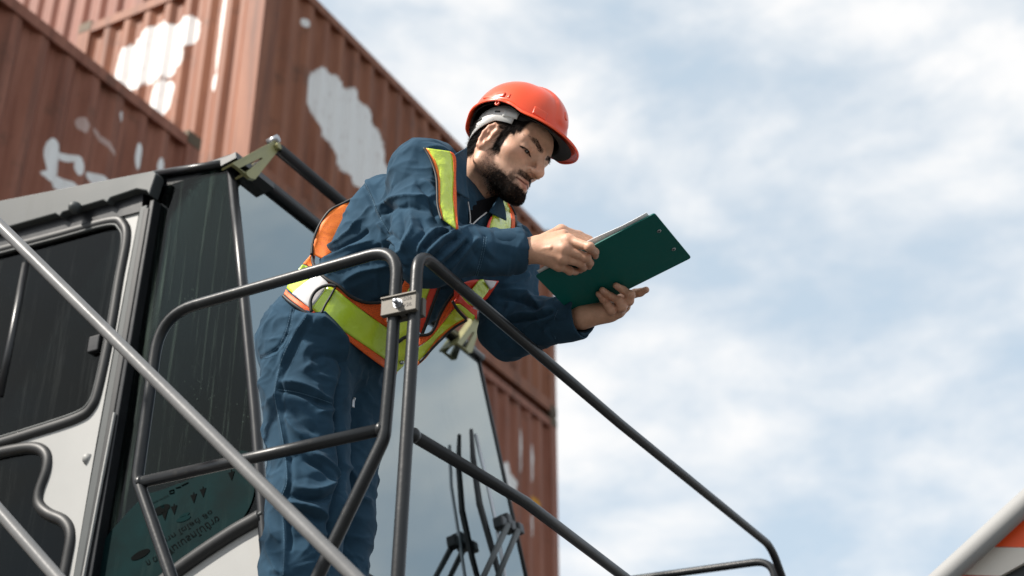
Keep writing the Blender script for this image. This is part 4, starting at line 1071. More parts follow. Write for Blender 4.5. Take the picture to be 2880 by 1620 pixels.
strands('hair', HV, HNm, (hairm*sstep(hz, .075, .06))+1e-9, 7000, .014, .0006, dn((0, -.5, -.75)), 2, .10)
for sx in (1, -1): strands('eyebrow', HV, HNm, browm*(L_[:, 0]*sx > 0)+1e-12, 300, .0060, .00055, dn((sx, -.35, .22)), 3, .25)
lash = sstep(sl, .0022, .0006)
for sx in (1, -1): strands('eyelash', HV, HNm, lash*(L_[:, 0]*sx > 0)+1e-12, 60, .0045, .00045, dn((0, .8, -.6)), 4, .5)
# ------------------------------------------------------------------ coverall
def cloth_mat(name, colr, rough=.85):
    m = bpy.data.materials.new(name); m.use_nodes = True; t = m.node_tree; b = t.nodes['Principled BSDF']
    b.inputs['Roughness'].default_value = rough; b.inputs['Specular IOR Level'].default_value = .10; b.inputs['Sheen Weight'].default_value = .04
    c = N(t, 'ShaderNodeTexCoord')
    n = N(t, 'ShaderNodeTexNoise'); n.inputs['Scale'].default_value = 9; n.inputs['Detail'].default_value = 7; n.inputs['Roughness'].default_value = .62; t.links.new(c.outputs['Object'], n.inputs['Vector'])
    r = N(t, 'ShaderNodeMapRange'); r.inputs['From Min'].default_value = .3; r.inputs['From Max'].default_value = .7; r.inputs['To Min'].default_value = .80; r.inputs['To Max'].default_value = 1.22; t.links.new(n.outputs['Fac'], r.inputs['Value'])
    mm = N(t, 'ShaderNodeVectorMath', operation='SCALE'); mm.inputs[0].default_value = colr; t.links.new(r.outputs[0], mm.inputs['Scale']); t.links.new(mm.outputs[0], b.inputs['Base Color'])
    n2 = N(t, 'ShaderNodeTexNoise'); n2.inputs['Scale'].default_value = 19; n2.inputs['Detail'].default_value = 3; n2.noise_type = 'RIDGED_MULTIFRACTAL'; n2.inputs['Distortion'].default_value = .8; t.links.new(c.outputs['Object'], n2.inputs['Vector'])
    n3 = N(t, 'ShaderNodeTexNoise'); n3.inputs['Scale'].default_value = 900; t.links.new(c.outputs['Object'], n3.inputs['Vector'])
    b1 = N(t, 'ShaderNodeBump'); b1.inputs['Strength'].default_value = .6; b1.inputs['Distance'].default_value = .007; t.links.new(n2.outputs['Fac'], b1.inputs['Height'])
    b2 = N(t, 'ShaderNodeBump'); b2.inputs['Strength'].default_value = .25; b2.inputs['Distance'].default_value = .001; t.links.new(n3.outputs['Fac'], b2.inputs['Height']); t.links.new(b1.outputs[0], b2.inputs['Normal'])
    t.links.new(b2.outputs[0], b.inputs['Normal'])
    return m
M_navy = cloth_mat('navy_cotton', (.0225, .0560, .0920))
M_tee = cloth_mat('black_tee', (.006, .006, .008))
wcR = wrR+nrm(elR-wrR)*.012; wcL = wrL+nrm(elL-wrL)*.020
def E_(c, r): return lambda p: ellip(p, c, r, TM)
chest = PEL+SP*.33-TF*.018; waist = PEL+SP*.16-TF*.026; hips = PEL+SP*.0-DZ*.0
HM2 = np.stack([RGT, FWD, DZ], 1)
_z2 = lambda x, y, d: P(760+x/2.07, 380+y/2.07, d)
dpc = (chest-CAM)@FW; dpw = (waist-CAM)@FW
BACK = [_z2(668, 366, dpc-.03), _z2(618, 440, dpc-.01), _z2(562, 604, dpc-.02), _z2(462, 738, dpw)]
def torso_sdf(p):
    d = ellip(p, chest, (.180, .150, .20), TM)
    d = smin(d, ellip(p, waist, (.158, .110, .17), TM), .06)
    d = smin(d, chain(p, BACK, [.050, .056, .058, .050], .03), .045)
    d = smin(d, rcone(p, shR-TR3*.02, NECK-SP*.01, .078, .060), .05)
    d = smin(d, rcone(p, shL+TR3*.02, NECK-SP*.01, .078, .060), .05)
    return d
def legs_sdf(p):
    d = ellip(p, hips-DZ*.01+FWD*-.01, (.172, .132, .155), HM2)
    r_ = chain(p, [hipR, knR, anR+DZ*.03], [.108, .086, .085], .03)
    l_ = chain(p, [hipL, knL, anL+DZ*.03], [.100, .078, .078], .03)
    d = smin(d, r_, .05); d = smin(d, l_, .016)
    return d
def sleeves_sdf(p):
    r_ = rcone(p, shR, elR, .084, .066)
    r_ = smin(r_, rcone(p, elR, wcR, .064, .0475), .03)
    r_ = smin(r_, rcone(p, shR*.6+elR*.4-TF*.015, elR-DZ*.015, .05, .05), .03)
    l_ = rcone(p, shL, elL, .082, .070)
    l_ = smin(l_, rcone(p, elL, wcL, .070, .052), .03)
    return smin(r_, l_, .001)
def coverall_base(p):
    d = smin(torso_sdf(p), legs_sdf(p), .05)
    d = smin(d, sleeves_sdf(p), .028)
    return d
axR = nrm(wcR-elR); axL = nrm(wcL-elL)
def coverall_sdf(p):
    d = coverall_base(p)
    # open cuffs, neck and ankles
    d = smax(d, -rcone(p, wcR-axR*.03, wcR+axR*.09, .038, .042), .004)
    d = smax(d, -rcone(p, wcL-axL*.03, wcL+axL*.09, .042, .046), .004)
    d = np.where((p-wcR)@axR > .0, np.maximum(d, (p-wcR)@axR-.004), d) if False else d
    d = smax(d, -rcone(p, NECK-SP*.03, NECK+SP*.16, .062, .075), .006)
    return d
def zz2(x, y): return (760+x/2.07, 380+y/2.07)
def zz3(x, y): return (1380+x/3.15, 560+y/3.15)
def zz4(x, y): return (680+x/1.725, 780+y/1.725)
def zz1(x, y): return (1250+x/3.45, 200+y/3.45)
COVV, COVF = surface(coverall_sdf, *bbox([shR, shL, elR, elL, wcR, wcL, NECK, hipR, hipL, anR, anL, PEL], .135), .0033)
COVV = relax(COVV, COVF, 1, .5)
CN = vnormals(COVV, COVF)
if (CN*(COVV-COVV.mean(0))).sum(1).mean() < 0: CN = -CN; COVF = COVF[:, ::-1].copy()
strokes = [  # frame, points, half width (m), height (m)
 (zz2, [(545, 285), (575, 360), (620, 470), (690, 590), (740, 690)], .0055, -.0055),
 (zz2, [(565, 275), (600, 350), (648, 460), (712, 570)], .006, .004),
 (zz2, [(610, 440), (700, 385), (790, 366), (880, 370), (960, 352)], .012, .0100),
 (zz2, [(630, 480), (720, 430), (820, 420), (930, 440)], .012, -.0070),
 (zz2, [(880, 255), (945, 320), (990, 410), (1008, 500)], .011, .0085),
 (zz2, [(850, 270), (900, 330), (950, 420), (970, 500)], .010, -.0060),
 (zz2, [(660, 310), (700, 225), (780, 165), (860, 150)], .016, .0055),
 (zz2, [(690, 330), (760, 260), (850, 215)], .014, -.0040),
 (zz2, [(815, 455), (832, 540), (800, 620), (760, 690)], .011, .0095),
 (zz2, [(760, 450), (770, 530), (740, 610), (700, 560)], .011, -.0070),
 (zz2, [(640, 520), (705, 600), (760, 690), (790, 745)], .009, .0085),
 (zz2, [(870, 480), (900, 560), (860, 640), (830, 720)], .012, -.0080),
 (zz2, [(840, 700), (900, 610), (960, 560), (1040, 545)], .010, .0105),
 (zz2, [(880, 730), (960, 640), (1050, 580), (1110, 572)], .010, .0115),
 (zz2, [(900, 660), (970, 590), (1030, 560)], .007, -.0080),
 (zz2, [(930, 770), (1020, 690), (1090, 640), (1140, 600)], .010, .0090),
 (zz2, [(920, 745), (1000, 660), (1075, 605)], .007, -.0080),
 (zz2, [(1040, 780), (1110, 700), (1170, 640), (1215, 600)], .010, .0070),
 (zz2, [(1010, 760), (1080, 690), (1140, 625)], .007, -.0070),
 (zz2, [(1100, 800), (1170, 730), (1215, 660)], .009, -.0050),
 (zz2, [(1252, 590), (1243, 660), (1225, 740), (1200, 820)], .0035, -.0030),
 (zz2, [(290, 745), (380, 700), (480, 650), (600, 610)], .011, .0085),
 (zz2, [(270, 715), (370, 670), (470, 620), (560, 560)], .008, -.0070),
 (zz2, [(300, 690), (400, 620), (480, 555), (560, 480)], .012, .0075),
 (zz2, [(330, 800), (430, 750), (540, 700), (650, 680)], .012, .0085),
 (zz2, [(320, 770), (430, 725), (540, 670), (640, 650)], .008, -.0075),
 (zz2, [(420, 860), (520, 800), (640, 770), (700, 760)], .012, .0075),
 (zz2, [(480, 560), (540, 480), (590, 400)], .011, .0060),
 (zz3, [(60, 830), (200, 820), (330, 870), (440, 950)], .013, .0090),
 (zz3, [(60, 880), (200, 880), (330, 930), (420, 980)], .010, -.0080),
 (zz3, [(110, 780), (220, 765), (310, 700), (330, 650)], .011, .0080),
 (zz3, [(150, 1050), (290, 1020), (430, 1010), (540, 960)], .012, .0090),
 (zz3, [(170, 1090), (300, 1070), (430, 1060), (530, 1010)], .008, -.0070),
 (zz3, [(280, 1170), (400, 1090), (520, 1060)], .011, .0075),
 (zz3, [(420, 1180), (480, 1110), (560, 1080)], .010, -.0060),
 (zz3, [(600, 960), (560, 1050), (545, 1150), (570, 1250)], .0035, -.0030),
 (zz4, [(320, 185), (255, 280), (200, 400), (175, 500), (168, 580), (190, 700), (208, 800), (222, 900), (225, 1000), (200, 1080), (210, 1200), (213, 1320), (208, 1449)], .0060, .0055),
 (zz4, [(345, 200), (280, 300), (228, 400), (200, 490), (192, 580), (212, 700), (230, 800), (243, 900), (246, 1000), (222, 1080), (232, 1200), (235, 1320)], .0050, -.0045),
 (zz4, [(245, 150), (232, 220), (212, 290), (170, 355), (90, 395)], .0050, -.0050),
 (zz4, [(182, 505), (260, 515), (340, 545), (400, 580), (460, 600)], .016, .0130),
 (zz4, [(180, 545), (260, 560), (340, 590), (420, 625)], .011, -.0100),
 (zz4, [(330, 185), (420, 235), (480, 310), (510, 400)], .022, .0160),
 (zz4, [(300, 430), (380, 380), (470, 390), (500, 450)], .016, -.0090),
 (zz4, [(290, 300), (340, 380), (300, 470)], .016, .0080),
 (zz4, [(200, 650), (255, 735), (320, 800)], .013, .0085),
 (zz4, [(240, 640), (300, 720), (370, 770)], .011, -.0070),
 (zz4, [(360, 660), (430, 650), (485, 630)], .012, .0085),
 (zz4, [(330, 850), (410, 900), (470, 950), (488, 985)], .013, .0120),
 (zz4, [(300, 880), (380, 930), (450, 990)], .010, -.0095),
 (zz4, [(250, 1020), (340, 1040), (420, 1020), (480, 985)], .013, .0110),
 (zz4, [(230, 1060), (320, 1085), (400, 1075), (450, 1040)], .010, -.0100),
 (zz4, [(220, 1095), (310, 1105), (390, 1140), (440, 1190)], .013, .0110),
 (zz4, [(230, 1140), (310, 1150), (390, 1190)], .010, -.0090),
 (zz4, [(270, 1200), (340, 1230), (400, 1250), (440, 1230)], .012, .0075),
 (zz4, [(120, 1130), (150, 1230), (190, 1290)], .011, .0065),
 (zz4, [(125, 1290), (150, 1370), (190, 1449)], .011, .0060),
 (zz4, [(95, 700), (110, 790), (150, 860)], .012, .0060),
 (zz4, [(100, 480), (120, 560), (150, 640)], .014, .0050),
 (zz4, [(480, 1100), (560, 1080), (640, 1090)], .012, .0080),
 (zz4, [(500, 900), (540, 960), (570, 1020)], .012, .0070),
 (zz4, [(505, 420), (478, 540), (470, 640), (475, 760), (485, 860), (492, 960), (455, 1080), (430, 1180), (440, 1300), (430, 1449)], .017, -.016),
]
disp = np.zeros(len(COVV)); rs_ = np.random.default_rng(5)
def apply_stroke(fr, pts, wd, amp, rnd=True):
    if abs(amp) > .0056: amp = amp*1.3; wd = wd*.62
    q = cr([fr(*p) for p in pts], 6); t_, hit = trace(coverall_base, q)
    X = at_t(q, t_)
    lo, hi = X.min(0)-wd*3.2, X.max(0)+wd*3.2
    idx = np.where(((COVV > lo) & (COVV < hi)).all(1))[0]
    if not len(idx): return
    best = np.full(len(idx), 9.); par = np.zeros(len(idx)); n = len(X)-1
    Pp = COVV[idx]
    for i in range(n):
        a, b = X[i], X[i+1]; ba = b-a; h = np.clip((Pp-a)@ba/(ba@ba+1e-12), 0, 1); d = np.linalg.norm(Pp-a-h[:, None]*ba, axis=1)
        m = d < best; best[m] = d[m]; par[m] = ((i+h)/n)[m]
    taper = np.clip(np.minimum(par, 1-par)*5, 0, 1)**.7*.85+.15 if wd > .006 else 1
    disp[idx] += amp*taper*np.exp(-(best/wd)**(1.25 if wd > .0062 else 2))
for st in strokes: apply_stroke(*st)
# many small creases, mostly across the limbs
rc = np.random.default_rng(21); seedp = rc.choice(len(COVV), 900)
segs = [(shR, elR), (elR, wcR), (shL, elL), (elL, wcL), (hipR, knR), (knR, anR), (hipL, knL), (PEL, NECK)]
for k in seedp:
    c_ = COVV[k]; n_ = CN[k]
    ds = [rcone(c_[None], a, b, 0, 0)[0] for a, b in segs]; a, b = segs[int(np.argmin(ds))]; ax_ = nrm(b-a)
    t1 = np.cross(n_, ax_); t1 = nrm(t1+ax_*rc.normal()*.65); ln = rc.uniform(.018, .055); wd = rc.uniform(.0035, .0075); am = rc.choice([1, -1, 1])*rc.uniform(.0012, .0036)
    m = (np.abs(COVV-c_) < ln*1.2).all(1); q = COVV[m]-c_; u = q@t1; s_ = np.cross(n_, t1); v = q@s_-u*u*rc.uniform(-8, 8)
    disp[m] += am*np.exp(-np.abs(v/wd)**1.3)*np.clip(1-(u/ln)**2, 0, 1)
# pucker along the side seam and a general soft rumple
nz1 = vnoise(COVV*np.array([1, 1, 1]), 16, 11); nz2_ = np.abs(vnoise(COVV, 24, 12)-.5)*2
disp += (nz1-.5)*.012+(.5-nz2_)*.006
COVV = COVV+CN*disp[:, None]
cov = link('coverall', np_mesh('coverall', COVV, COVF), M_navy, person)

# sheet between two traced edges, laid on a field
def ribbon(name, fr, Lp, Rp, fn, off, m, parent, nu=36, nv=10, thick=.0022, tsm=6, noise=.0015, nsc=40, depth=None, bias=0.0, seed=1):
    l = cr([fr(*p) for p in Lp], 12); r = cr([fr(*p) for p in Rp], 12)
    def rs(c):
        s_ = np.concatenate([[0], np.cumsum(np.linalg.norm(np.diff(c, axis=0), axis=1))]); s_ /= s_[-1]
        return np.stack([np.interp(np.linspace(0, 1, nu), s_, c[:, k]) for k in range(2)], 1)
    l, r = rs(l), rs(r); g_ = l[:, None]+(r-l)[:, None]*np.linspace(0, 1, nv)[None, :, None]
    px = g_.reshape(-1, 2)
    if depth is not None:
        d0, d1, d2, d3 = depth  # corners: l0,l1,r0,r1
        U_, W_ = np.meshgrid(np.linspace(0, 1, nu), np.linspace(0, 1, nv), indexing='ij')
        t_ = ((1-W_)*((1-U_)*d0+U_*d1)+W_*((1-U_)*d2+U_*d3))
    else:
        t_, hit = trace(fn, px, off); t_ = t_.reshape(nu, nv)
        for _ in range(tsm):
            a = np.pad(t_, 1, mode='edge'); t_ = np.minimum(t_, (a[:-2, 1:-1]+a[2:, 1:-1]+a[1:-1, :-2]+a[1:-1, 2:]+t_*2)/6) if False else (a[:-2, 1:-1]+a[2:, 1:-1]+a[1:-1, :-2]+a[1:-1, 2:]+t_*2)/6
    t_ = t_.ravel()-bias
    X = at_t(px, t_)
    if noise: X = X+np.array([pdir(x, y) for x, y in px])*((vnoise(X, nsc, seed)-.5)*2*noise)[:, None]
    F_ = [(i*nv+j, (i+1)*nv+j, (i+1)*nv+j+1, i*nv+j+1) for i in range(nu-1) for j in range(nv-1)]
    o = link(name, np_mesh(name, X, F_), m, parent)
    if thick:
        s_ = o.modifiers.new('solid', 'SOLIDIFY'); s_.thickness = thick; s_.offset = 0
    return o
def cord(name, fr, pts, fn, off, r, m, parent, depth=None, n=8, tsm=4, bias=0):
    q = cr([fr(*p) for p in pts], n)
    if depth is None:
        t_, h_ = trace(fn, q, off)
        for _ in range(tsm):
            a = np.pad(t_, 1, mode='edge'); t_ = (a[:-2]+a[2:]+2*t_)/4
    else: t_ = np.interp(np.linspace(0, 1, len(q)), np.linspace(0, 1, len(depth)), depth)
    return MB().tube(at_t(q, t_-bias), r, 8).build(name, m, parent, True)

# cuffs
def cuff(c, ax, r0, r1, length, name='cuff', sq=.86, tilt=0):
    side = nrm(np.cross(ax, DZ)); upv = np.cross(side, ax); V = []; F = []; n = 40
    prof = [(-length, r0), (-length*.5, (r0+r1)/2+.002), (-.004, r1+.001), (0, r1), (0.0005, r1-.003), (-.02, r1-.0045), (-length, r0-.006)]
    rr = np.random.default_rng(8)
    for (s_, r_) in prof:
        for k in range(n):
            a = 2*math.pi*k/n; w_ = 1+.035*math.sin(3*a+1)+.02*math.sin(5*a)
            V.append(c+ax*(s_+.006*math.sin(a+tilt))+side*(r_*w_*math.cos(a))*sq+upv*r_*w_*math.sin(a))
    m_ = len(prof)
    for i in range(m_-1):
        for k in range(n): F.append((i*n+k, i*n+(k+1) % n, (i+1)*n+(k+1) % n, (i+1)*n+k))
    return mesh(name, V, F, M_navy, cov, True)
cuff(wcR+axR*.012, axR, .0535, .0490, .075)
cuff(wcL+axL*.020, axL, .0575, .0560, .075, tilt=2)

# ---- collar leaves, inner shirt, zip
neck_f = lambda p: smin(rcone(p, NECK-SP*.05, h2w((0, -.030, -.030))[0], .074, .066), torso_sdf(p), .05)
neck_c = lambda p: smin(neck_f(p), coverall_base(p), .01)
ribbon('inner_shirt', zz2, [(1150, 400), (1155, 440), (1160, 520)], [(1345, 345), (1300, 420), (1168, 530)], neck_f, .0005, M_tee, cov, 14, 12, .002)
ribbon('collar', zz1, [(215, 742), (218, 850), (210, 960), (215, 1100), (238, 1245)], [(95, 812), (62, 930), (45, 1020), (40, 1080), (36, 1135)], neck_c, .014, M_navy, cov, 24, 10, .004, tsm=10, noise=.002)
ribbon('collar', zz1, [(535, 1195), (500, 1260), (455, 1330), (430, 1370)], [(560, 1230), (575, 1290), (590, 1370), (598, 1450)], neck_c, .012, M_navy, cov, 20, 10, .004, tsm=10, noise=.002, bias=.01)
M_zip = mat('zip_tape', (.62, .60, .60), .4, .3)
cord('zip_tape', zz2, [(1152, 388), (1160, 440), (1164, 500), (1150, 545), (1130, 575)], neck_f, .010, .0017, M_zip, cov)
cord('zip_tape', zz2, [(1260, 450), (1215, 485), (1170, 528)], neck_f, .010, .0017, M_zip, cov)
cord('zip_pull', zz2, [(1166, 512), (1168, 540), (1162, 566)], neck_f, .014, .0032, M_bolt, cov)
cord('zip_pull', zz4, [(548, 585), (542, 600), (540, 632)], coverall_base, .018, .0030, M_bolt, cov)

# ---- stitched seams: short raised threads
M_thread = mat('stitch_thread', (.075, .16, .24), .7)
def stitch(fr, pts, off=.0, parent=cov, step=.0062):
    q = cr([fr(*p) for p in pts], 10); t_, h_ = trace(lambda p: coverall_base(p), q); X = at_t(q, t_)
    d2 = ((COVV[None]-X[:, None])**2).sum(2) if False else None
    Y = []
    for x in X:
        m = np.where((np.abs(COVV-x) < .03).all(1))[0]
        if len(m) == 0: Y.append(x); continue
        v = pdir(*topix(x)[0, :2]); v = v/np.linalg.norm(v); r_ = COVV[m]-x; pr = r_@v; lat = np.linalg.norm(r_-pr[:, None]*v, axis=1)
        c_ = m[np.argsort(lat)[:4]]; Y.append(x+v*((COVV[c_]-x)@v).min())
    Y = np.array(Y); Y -= np.array([nrm(y-CAM) for y in Y])*.0012
    s_ = np.concatenate([[0], np.cumsum(np.linalg.norm(np.diff(Y, axis=0), axis=1))]); mb = MB(); a = 0
    ev = lambda z: np.array([np.interp(z, s_, Y[:, k]) for k in range(3)])
    while a+.004 < s_[-1]:
        mb.tube([ev(a), ev(a+.0040)], .0006, 4); a += step
    return mb.build('stitching', M_thread, parent)
stitch(zz4, [(252, 155), (240, 220), (220, 290), (176, 362), (92, 402)])
stitch(zz4, [(240, 150), (226, 220), (205, 285), (165, 348), (90, 388)])
stitch(zz4, [(312, 190), (248, 285), (193, 402), (168, 500), (160, 580), (183, 700), (200, 800), (214, 900), (217, 1000), (192, 1080), (202, 1200), (205, 1320), (200, 1449)])
stitch(zz2, [(556, 283), (588, 358), (634, 468), (702, 584)])
stitch(zz2, [(1258, 592), (1249, 660), (1231, 740), (1206, 820)]); stitch(zz2, [(1246, 592), (1237, 660), (1219, 740), (1194, 820)])
stitch(zz3, [(608, 962), (568, 1050), (553, 1150), (578, 1250)]); stitch(zz4, [(178, 545), (260, 556), (340, 578), (440, 612)])
# ---- boots (below the frame)
M_boot = mat('black_boot', (.01, .01, .01), .45)
for a_ in (anR, anL):
    g_ = a_.copy(); g_[2] = DECKZ+.055
    def boot(p, g_=g_, a_=a_):
        d = rcone(p, g_-FWD*.05, g_+FWD*.14, .052, .045); d = smin(d, rcone(p, a_+DZ*.05, g_-FWD*.03, .055, .05), .03)
        return np.maximum(d, DECKZ+.002-p[:, 2])
    bv, bf = surface(boot, *bbox([g_-FWD*.05, g_+FWD*.14, a_], .1), .009); link('boot', np_mesh('boot', bv, bf), M_boot, person)

# ------------------------------------------------------------------ hi-vis vest
def gloss_mat(name, colr, rough=.25, bump=(45, .5, .004), coat=.6):
    m = mat(name, colr, rough, 0, .5, bump=bump, coat=coat, var=(14, .10)); m.node_tree.nodes['Principled BSDF'].inputs['Coat Roughness'].default_value = .12; return m
M_lime = gloss_mat('lime_reflective_tape', (.56, .76, .04), .30, (34, .6, .004), .7)
M_limegloss = gloss_mat('lime_pvc_tape', (.58, .72, .035), .18, (45, .9, .005), 1.0)
M_silver = gloss_mat('silver_tape', (.62, .60, .60), .4, (30, .3, .003), .2)
def mesh_fabric(name, colr, dark):
    m = bpy.data.materials.new(name); m.use_nodes = True; t = m.node_tree; b = t.nodes['Principled BSDF']; b.inputs['Roughness'].default_value = .6
    c = N(t, 'ShaderNodeTexCoord'); v = N(t, 'ShaderNodeTexVoronoi'); v.inputs['Scale'].default_value = 330; v.inputs['Randomness'].default_value = .35; t.links.new(c.outputs['Object'], v.inputs['Vector'])
    r = N(t, 'ShaderNodeMapRange'); r.inputs['From Min'].default_value = .28; r.inputs['From Max'].default_value = .42; t.links.new(v.outputs['Distance'], r.inputs['Value'])
    mi = N(t, 'ShaderNodeMix', data_type='RGBA'); mi.inputs['A'].default_value = (*dark, 1); mi.inputs['B'].default_value = (*colr, 1); t.links.new(r.outputs[0], mi.inputs['Factor']); t.links.new(mi.outputs['Result'], b.inputs['Base Color'])
    n = N(t, 'ShaderNodeTexNoise'); n.inputs['Scale'].default_value = 22; t.links.new(c.outputs['Object'], n.inputs['Vector'])
    bp = N(t, 'ShaderNodeBump'); bp.inputs['Strength'].default_value = .4; bp.inputs['Distance'].default_value = .006; t.links.new(n.outputs['Fac'], bp.inputs['Height']); t.links.new(bp.outputs[0], b.inputs['Normal'])
    return m
M_ormesh = mesh_fabric('orange_mesh', (.92, .135, .014), (.40, .040, .008))
M_orange_f = mesh_fabric('orange_fabric', (.95, .21, .012), (.62, .10, .006))
M_red = gloss_mat('red_orange_trim', (.80, .045, .015), .4, (30, .3, .003), .2)
M_pipe = mat('black_piping', (.008, .008, .009), .6)
vest_base = lambda p: smin(torso_sdf(p), ellip(p, hips, (.180, .140, .15), HM2), .05)
vest = empty('safety_vest', chest); vest.parent = person; vest['label'] = 'orange mesh safety vest with lime stripes'
strap_f = lambda p: smin(torso_sdf(p), np.sqrt(((p-shR)**2).sum(1))-.086, .03)
body_f = lambda p: smin(vest_base(p), sleeves_sdf(p), .02)
V_ = vest
# right shoulder strap
ribbon('lime_stripe', zz2, [(908, 76), (952, 140), (985, 240), (990, 330), (990, 400), (1000, 450), (1010, 495)], [(1045, 95), (1062, 140), (1066, 250), (1062, 350), (1068, 420), (1074, 480), (1080, 548)], body_f, .017, M_limegloss, V_, 40, 10, .002, noise=.0022, nsc=55)
ribbon('orange_edge', zz2, [(1045, 95), (1062, 140), (1066, 250), (1062, 350), (1070, 430), (1074, 490), (1080, 550)], [(1068, 108), (1082, 145), (1080, 250), (1084, 350), (1086, 430), (1090, 490), (1096, 545)], body_f, .016, M_ormesh, V_, 30, 5, .002)
ribbon('orange_edge', zz2, [(900, 80), (940, 145), (972, 240), (976, 330), (978, 400), (990, 455), (1000, 490)], [(914, 78), (957, 140), (987, 240), (992, 330), (992, 400), (1002, 450), (1012, 497)], body_f, .016, M_orange_f, V_, 24, 4, .002)
cord('piping', zz2, [(895, 74), (935, 145), (966, 240), (972, 330), (974, 400), (986, 458), (998, 492)], body_f, .018, .0028, M_pipe, V_)
# left shoulder strap
ribbon('lime_stripe', zz2, [(1336, 362), (1312, 420), (1290, 480), (1274, 540), (1262, 600), (1256, 650)], [(1378, 392), (1392, 430), (1400, 490), (1396, 550), (1386, 600), (1380, 650)], torso_sdf, .012, M_limegloss, V_, 26, 10, .002, noise=.002, nsc=55)
ribbon('orange_edge', zz2, [(1376, 392), (1392, 430), (1402, 490), (1398, 550), (1388, 610)], [(1392, 400), (1412, 440), (1424, 490), (1422, 550), (1414, 610)], torso_sdf, .011, M_ormesh, V_, 20, 5, .002)
ribbon('orange_edge', zz2, [(1290, 470), (1272, 500), (1258, 545), (1246, 590)], [(1292, 480), (1282, 510), (1272, 548), (1262, 600)], torso_sdf, .011, M_red, V_, 16, 4, .002)
cord('piping', zz2, [(1398, 405), (1420, 445), (1432, 490), (1430, 550), (1422, 605)], torso_sdf, .012, .0030, M_pipe, V_)
# back / side panel, bulging off the back
ribbon('side_panel', zz2, [(505, 362), (420, 405), (352, 442), (300, 510), (268, 580), (250, 650), (240, 690)], [(620, 360), (590, 440), (540, 520), (480, 590), (420, 650), (360, 690), (300, 720)], None, 0, M_orange_f, V_, 36, 10, .003, depth=(dpc+.01, dpw-.05, dpc+.0, dpw-.06), noise=.003)
cord('piping', zz2, [(505, 360), (420, 402), (350, 440), (298, 508), (264, 580), (247, 650), (242, 695)], None, 0, .0042, M_pipe, V_, depth=[dpc+.008, dpw-.052])
cord('piping', zz2, [(242, 690), (245, 712), (258, 765), (320, 832), (400, 880), (470, 940), (540, 970), (610, 976), (690, 962), (760, 930)], body_f, .016, .0042, M_pipe, V_, tsm=10)
ribbon('side_panel', zz2, [(240, 690), (215, 722), (190, 748)], [(262, 705), (258, 750), (275, 790)], body_f, .010, M_orange_f, V_, 12, 6, .003)
# waist: lime, silver, band, hem
ribbon('lime_stripe', zz2, [(188, 752), (150, 800), (118, 845), (96, 890)], [(270, 790), (240, 830), (200, 870), (140, 930)], vest_base, .013, M_lime, V_, 14, 8, .002, noise=.001)
ribbon('silver_stripe', zz2, [(285, 800), (240, 832), (190, 868), (128, 922)], [(345, 872), (310, 920), (270, 975), (236, 1012)], vest_base, .015, M_silver, V_, 16, 8, .002, noise=.001)
ribbon('orange_mesh', zz2, [(285, 800), (330, 845), (400, 890), (470, 948), (540, 978), (610, 984), (690, 970), (770, 935)], [(330, 880), (370, 895), (440, 945), (520, 1005), (600, 1065), (660, 1110), (720, 1130), (800, 1120)], vest_base, .012, M_ormesh, V_, 40, 8, .002)
ribbon('lime_stripe', zz2, [(338, 880), (380, 898), (450, 955), (530, 1018), (610, 1075), (680, 1122), (730, 1150), (780, 1165)], [(240, 1010), (300, 1060), (380, 1112), (470, 1170), (560, 1230), (660, 1298), (720, 1345), (745, 1375)], vest_base, .015, M_lime, V_, 44, 12, .002, noise=.0018, nsc=30)
ribbon('orange_hem', zz2, [(92, 900), (130, 935), (236, 1012), (300, 1062), (380, 1114), (470, 1172), (560, 1232), (660, 1300), (740, 1372)], [(80, 925), (118, 962), (222, 1040), (290, 1085), (370, 1135), (460, 1202), (560, 1280), (660, 1352), (735, 1392)], vest_base, .013, M_ormesh, V_, 44, 5, .002)
cord('piping', zz2, [(76, 935), (115, 970), (170, 1010), (220, 1045)], vest_base, .016, .0045, M_pipe, V_)
# front placket: lime strap continuing below the forearm down to the hem
front_f = lambda p: smin(vest_base(p), rcone(p, PEL+SP*.26+TF*.13, PEL+TF*.15+SP*.0, .03, .03), .06)
ribbon('orange_mesh', zz2, [(830, 760), (790, 830), (745, 930), (700, 1010), (660, 1085)], [(900, 800), (860, 860), (800, 960), (740, 1060), (690, 1110)], front_f, .010, M_ormesh, V_, 22, 6, .002)
ribbon('lime_stripe', zz2, [(870, 790), (835, 850), (790, 920), (740, 1000), (690, 1075), (715, 1220), (735, 1380)], [(965, 815), (935, 880), (905, 960), (880, 1030), (862, 1120), (820, 1240), (770, 1350)], front_f, .014, M_limegloss, V_, 34, 10, .002, noise=.002)
ribbon('orange_mesh', zz2, [(955, 820), (930, 880), (900, 960), (875, 1030), (850, 1120)], [(990, 830), (975, 900), (945, 980), (910, 1080), (880, 1160)], front_f, .013, M_red, V_, 22, 6, .002)
cord('piping', zz2, [(995, 835), (978, 905), (948, 985), (915, 1080), (884, 1160)], front_f, .016, .0040, M_pipe, V_)
cord('piping', zz2, [(745, 1205), (790, 1175), (860, 1165)], front_f, .020, .0040, M_pipe, V_)
cord('snap', zz2, [(763, 1318), (768, 1326)], front_f, .020, .0058, M_bolt, V_)
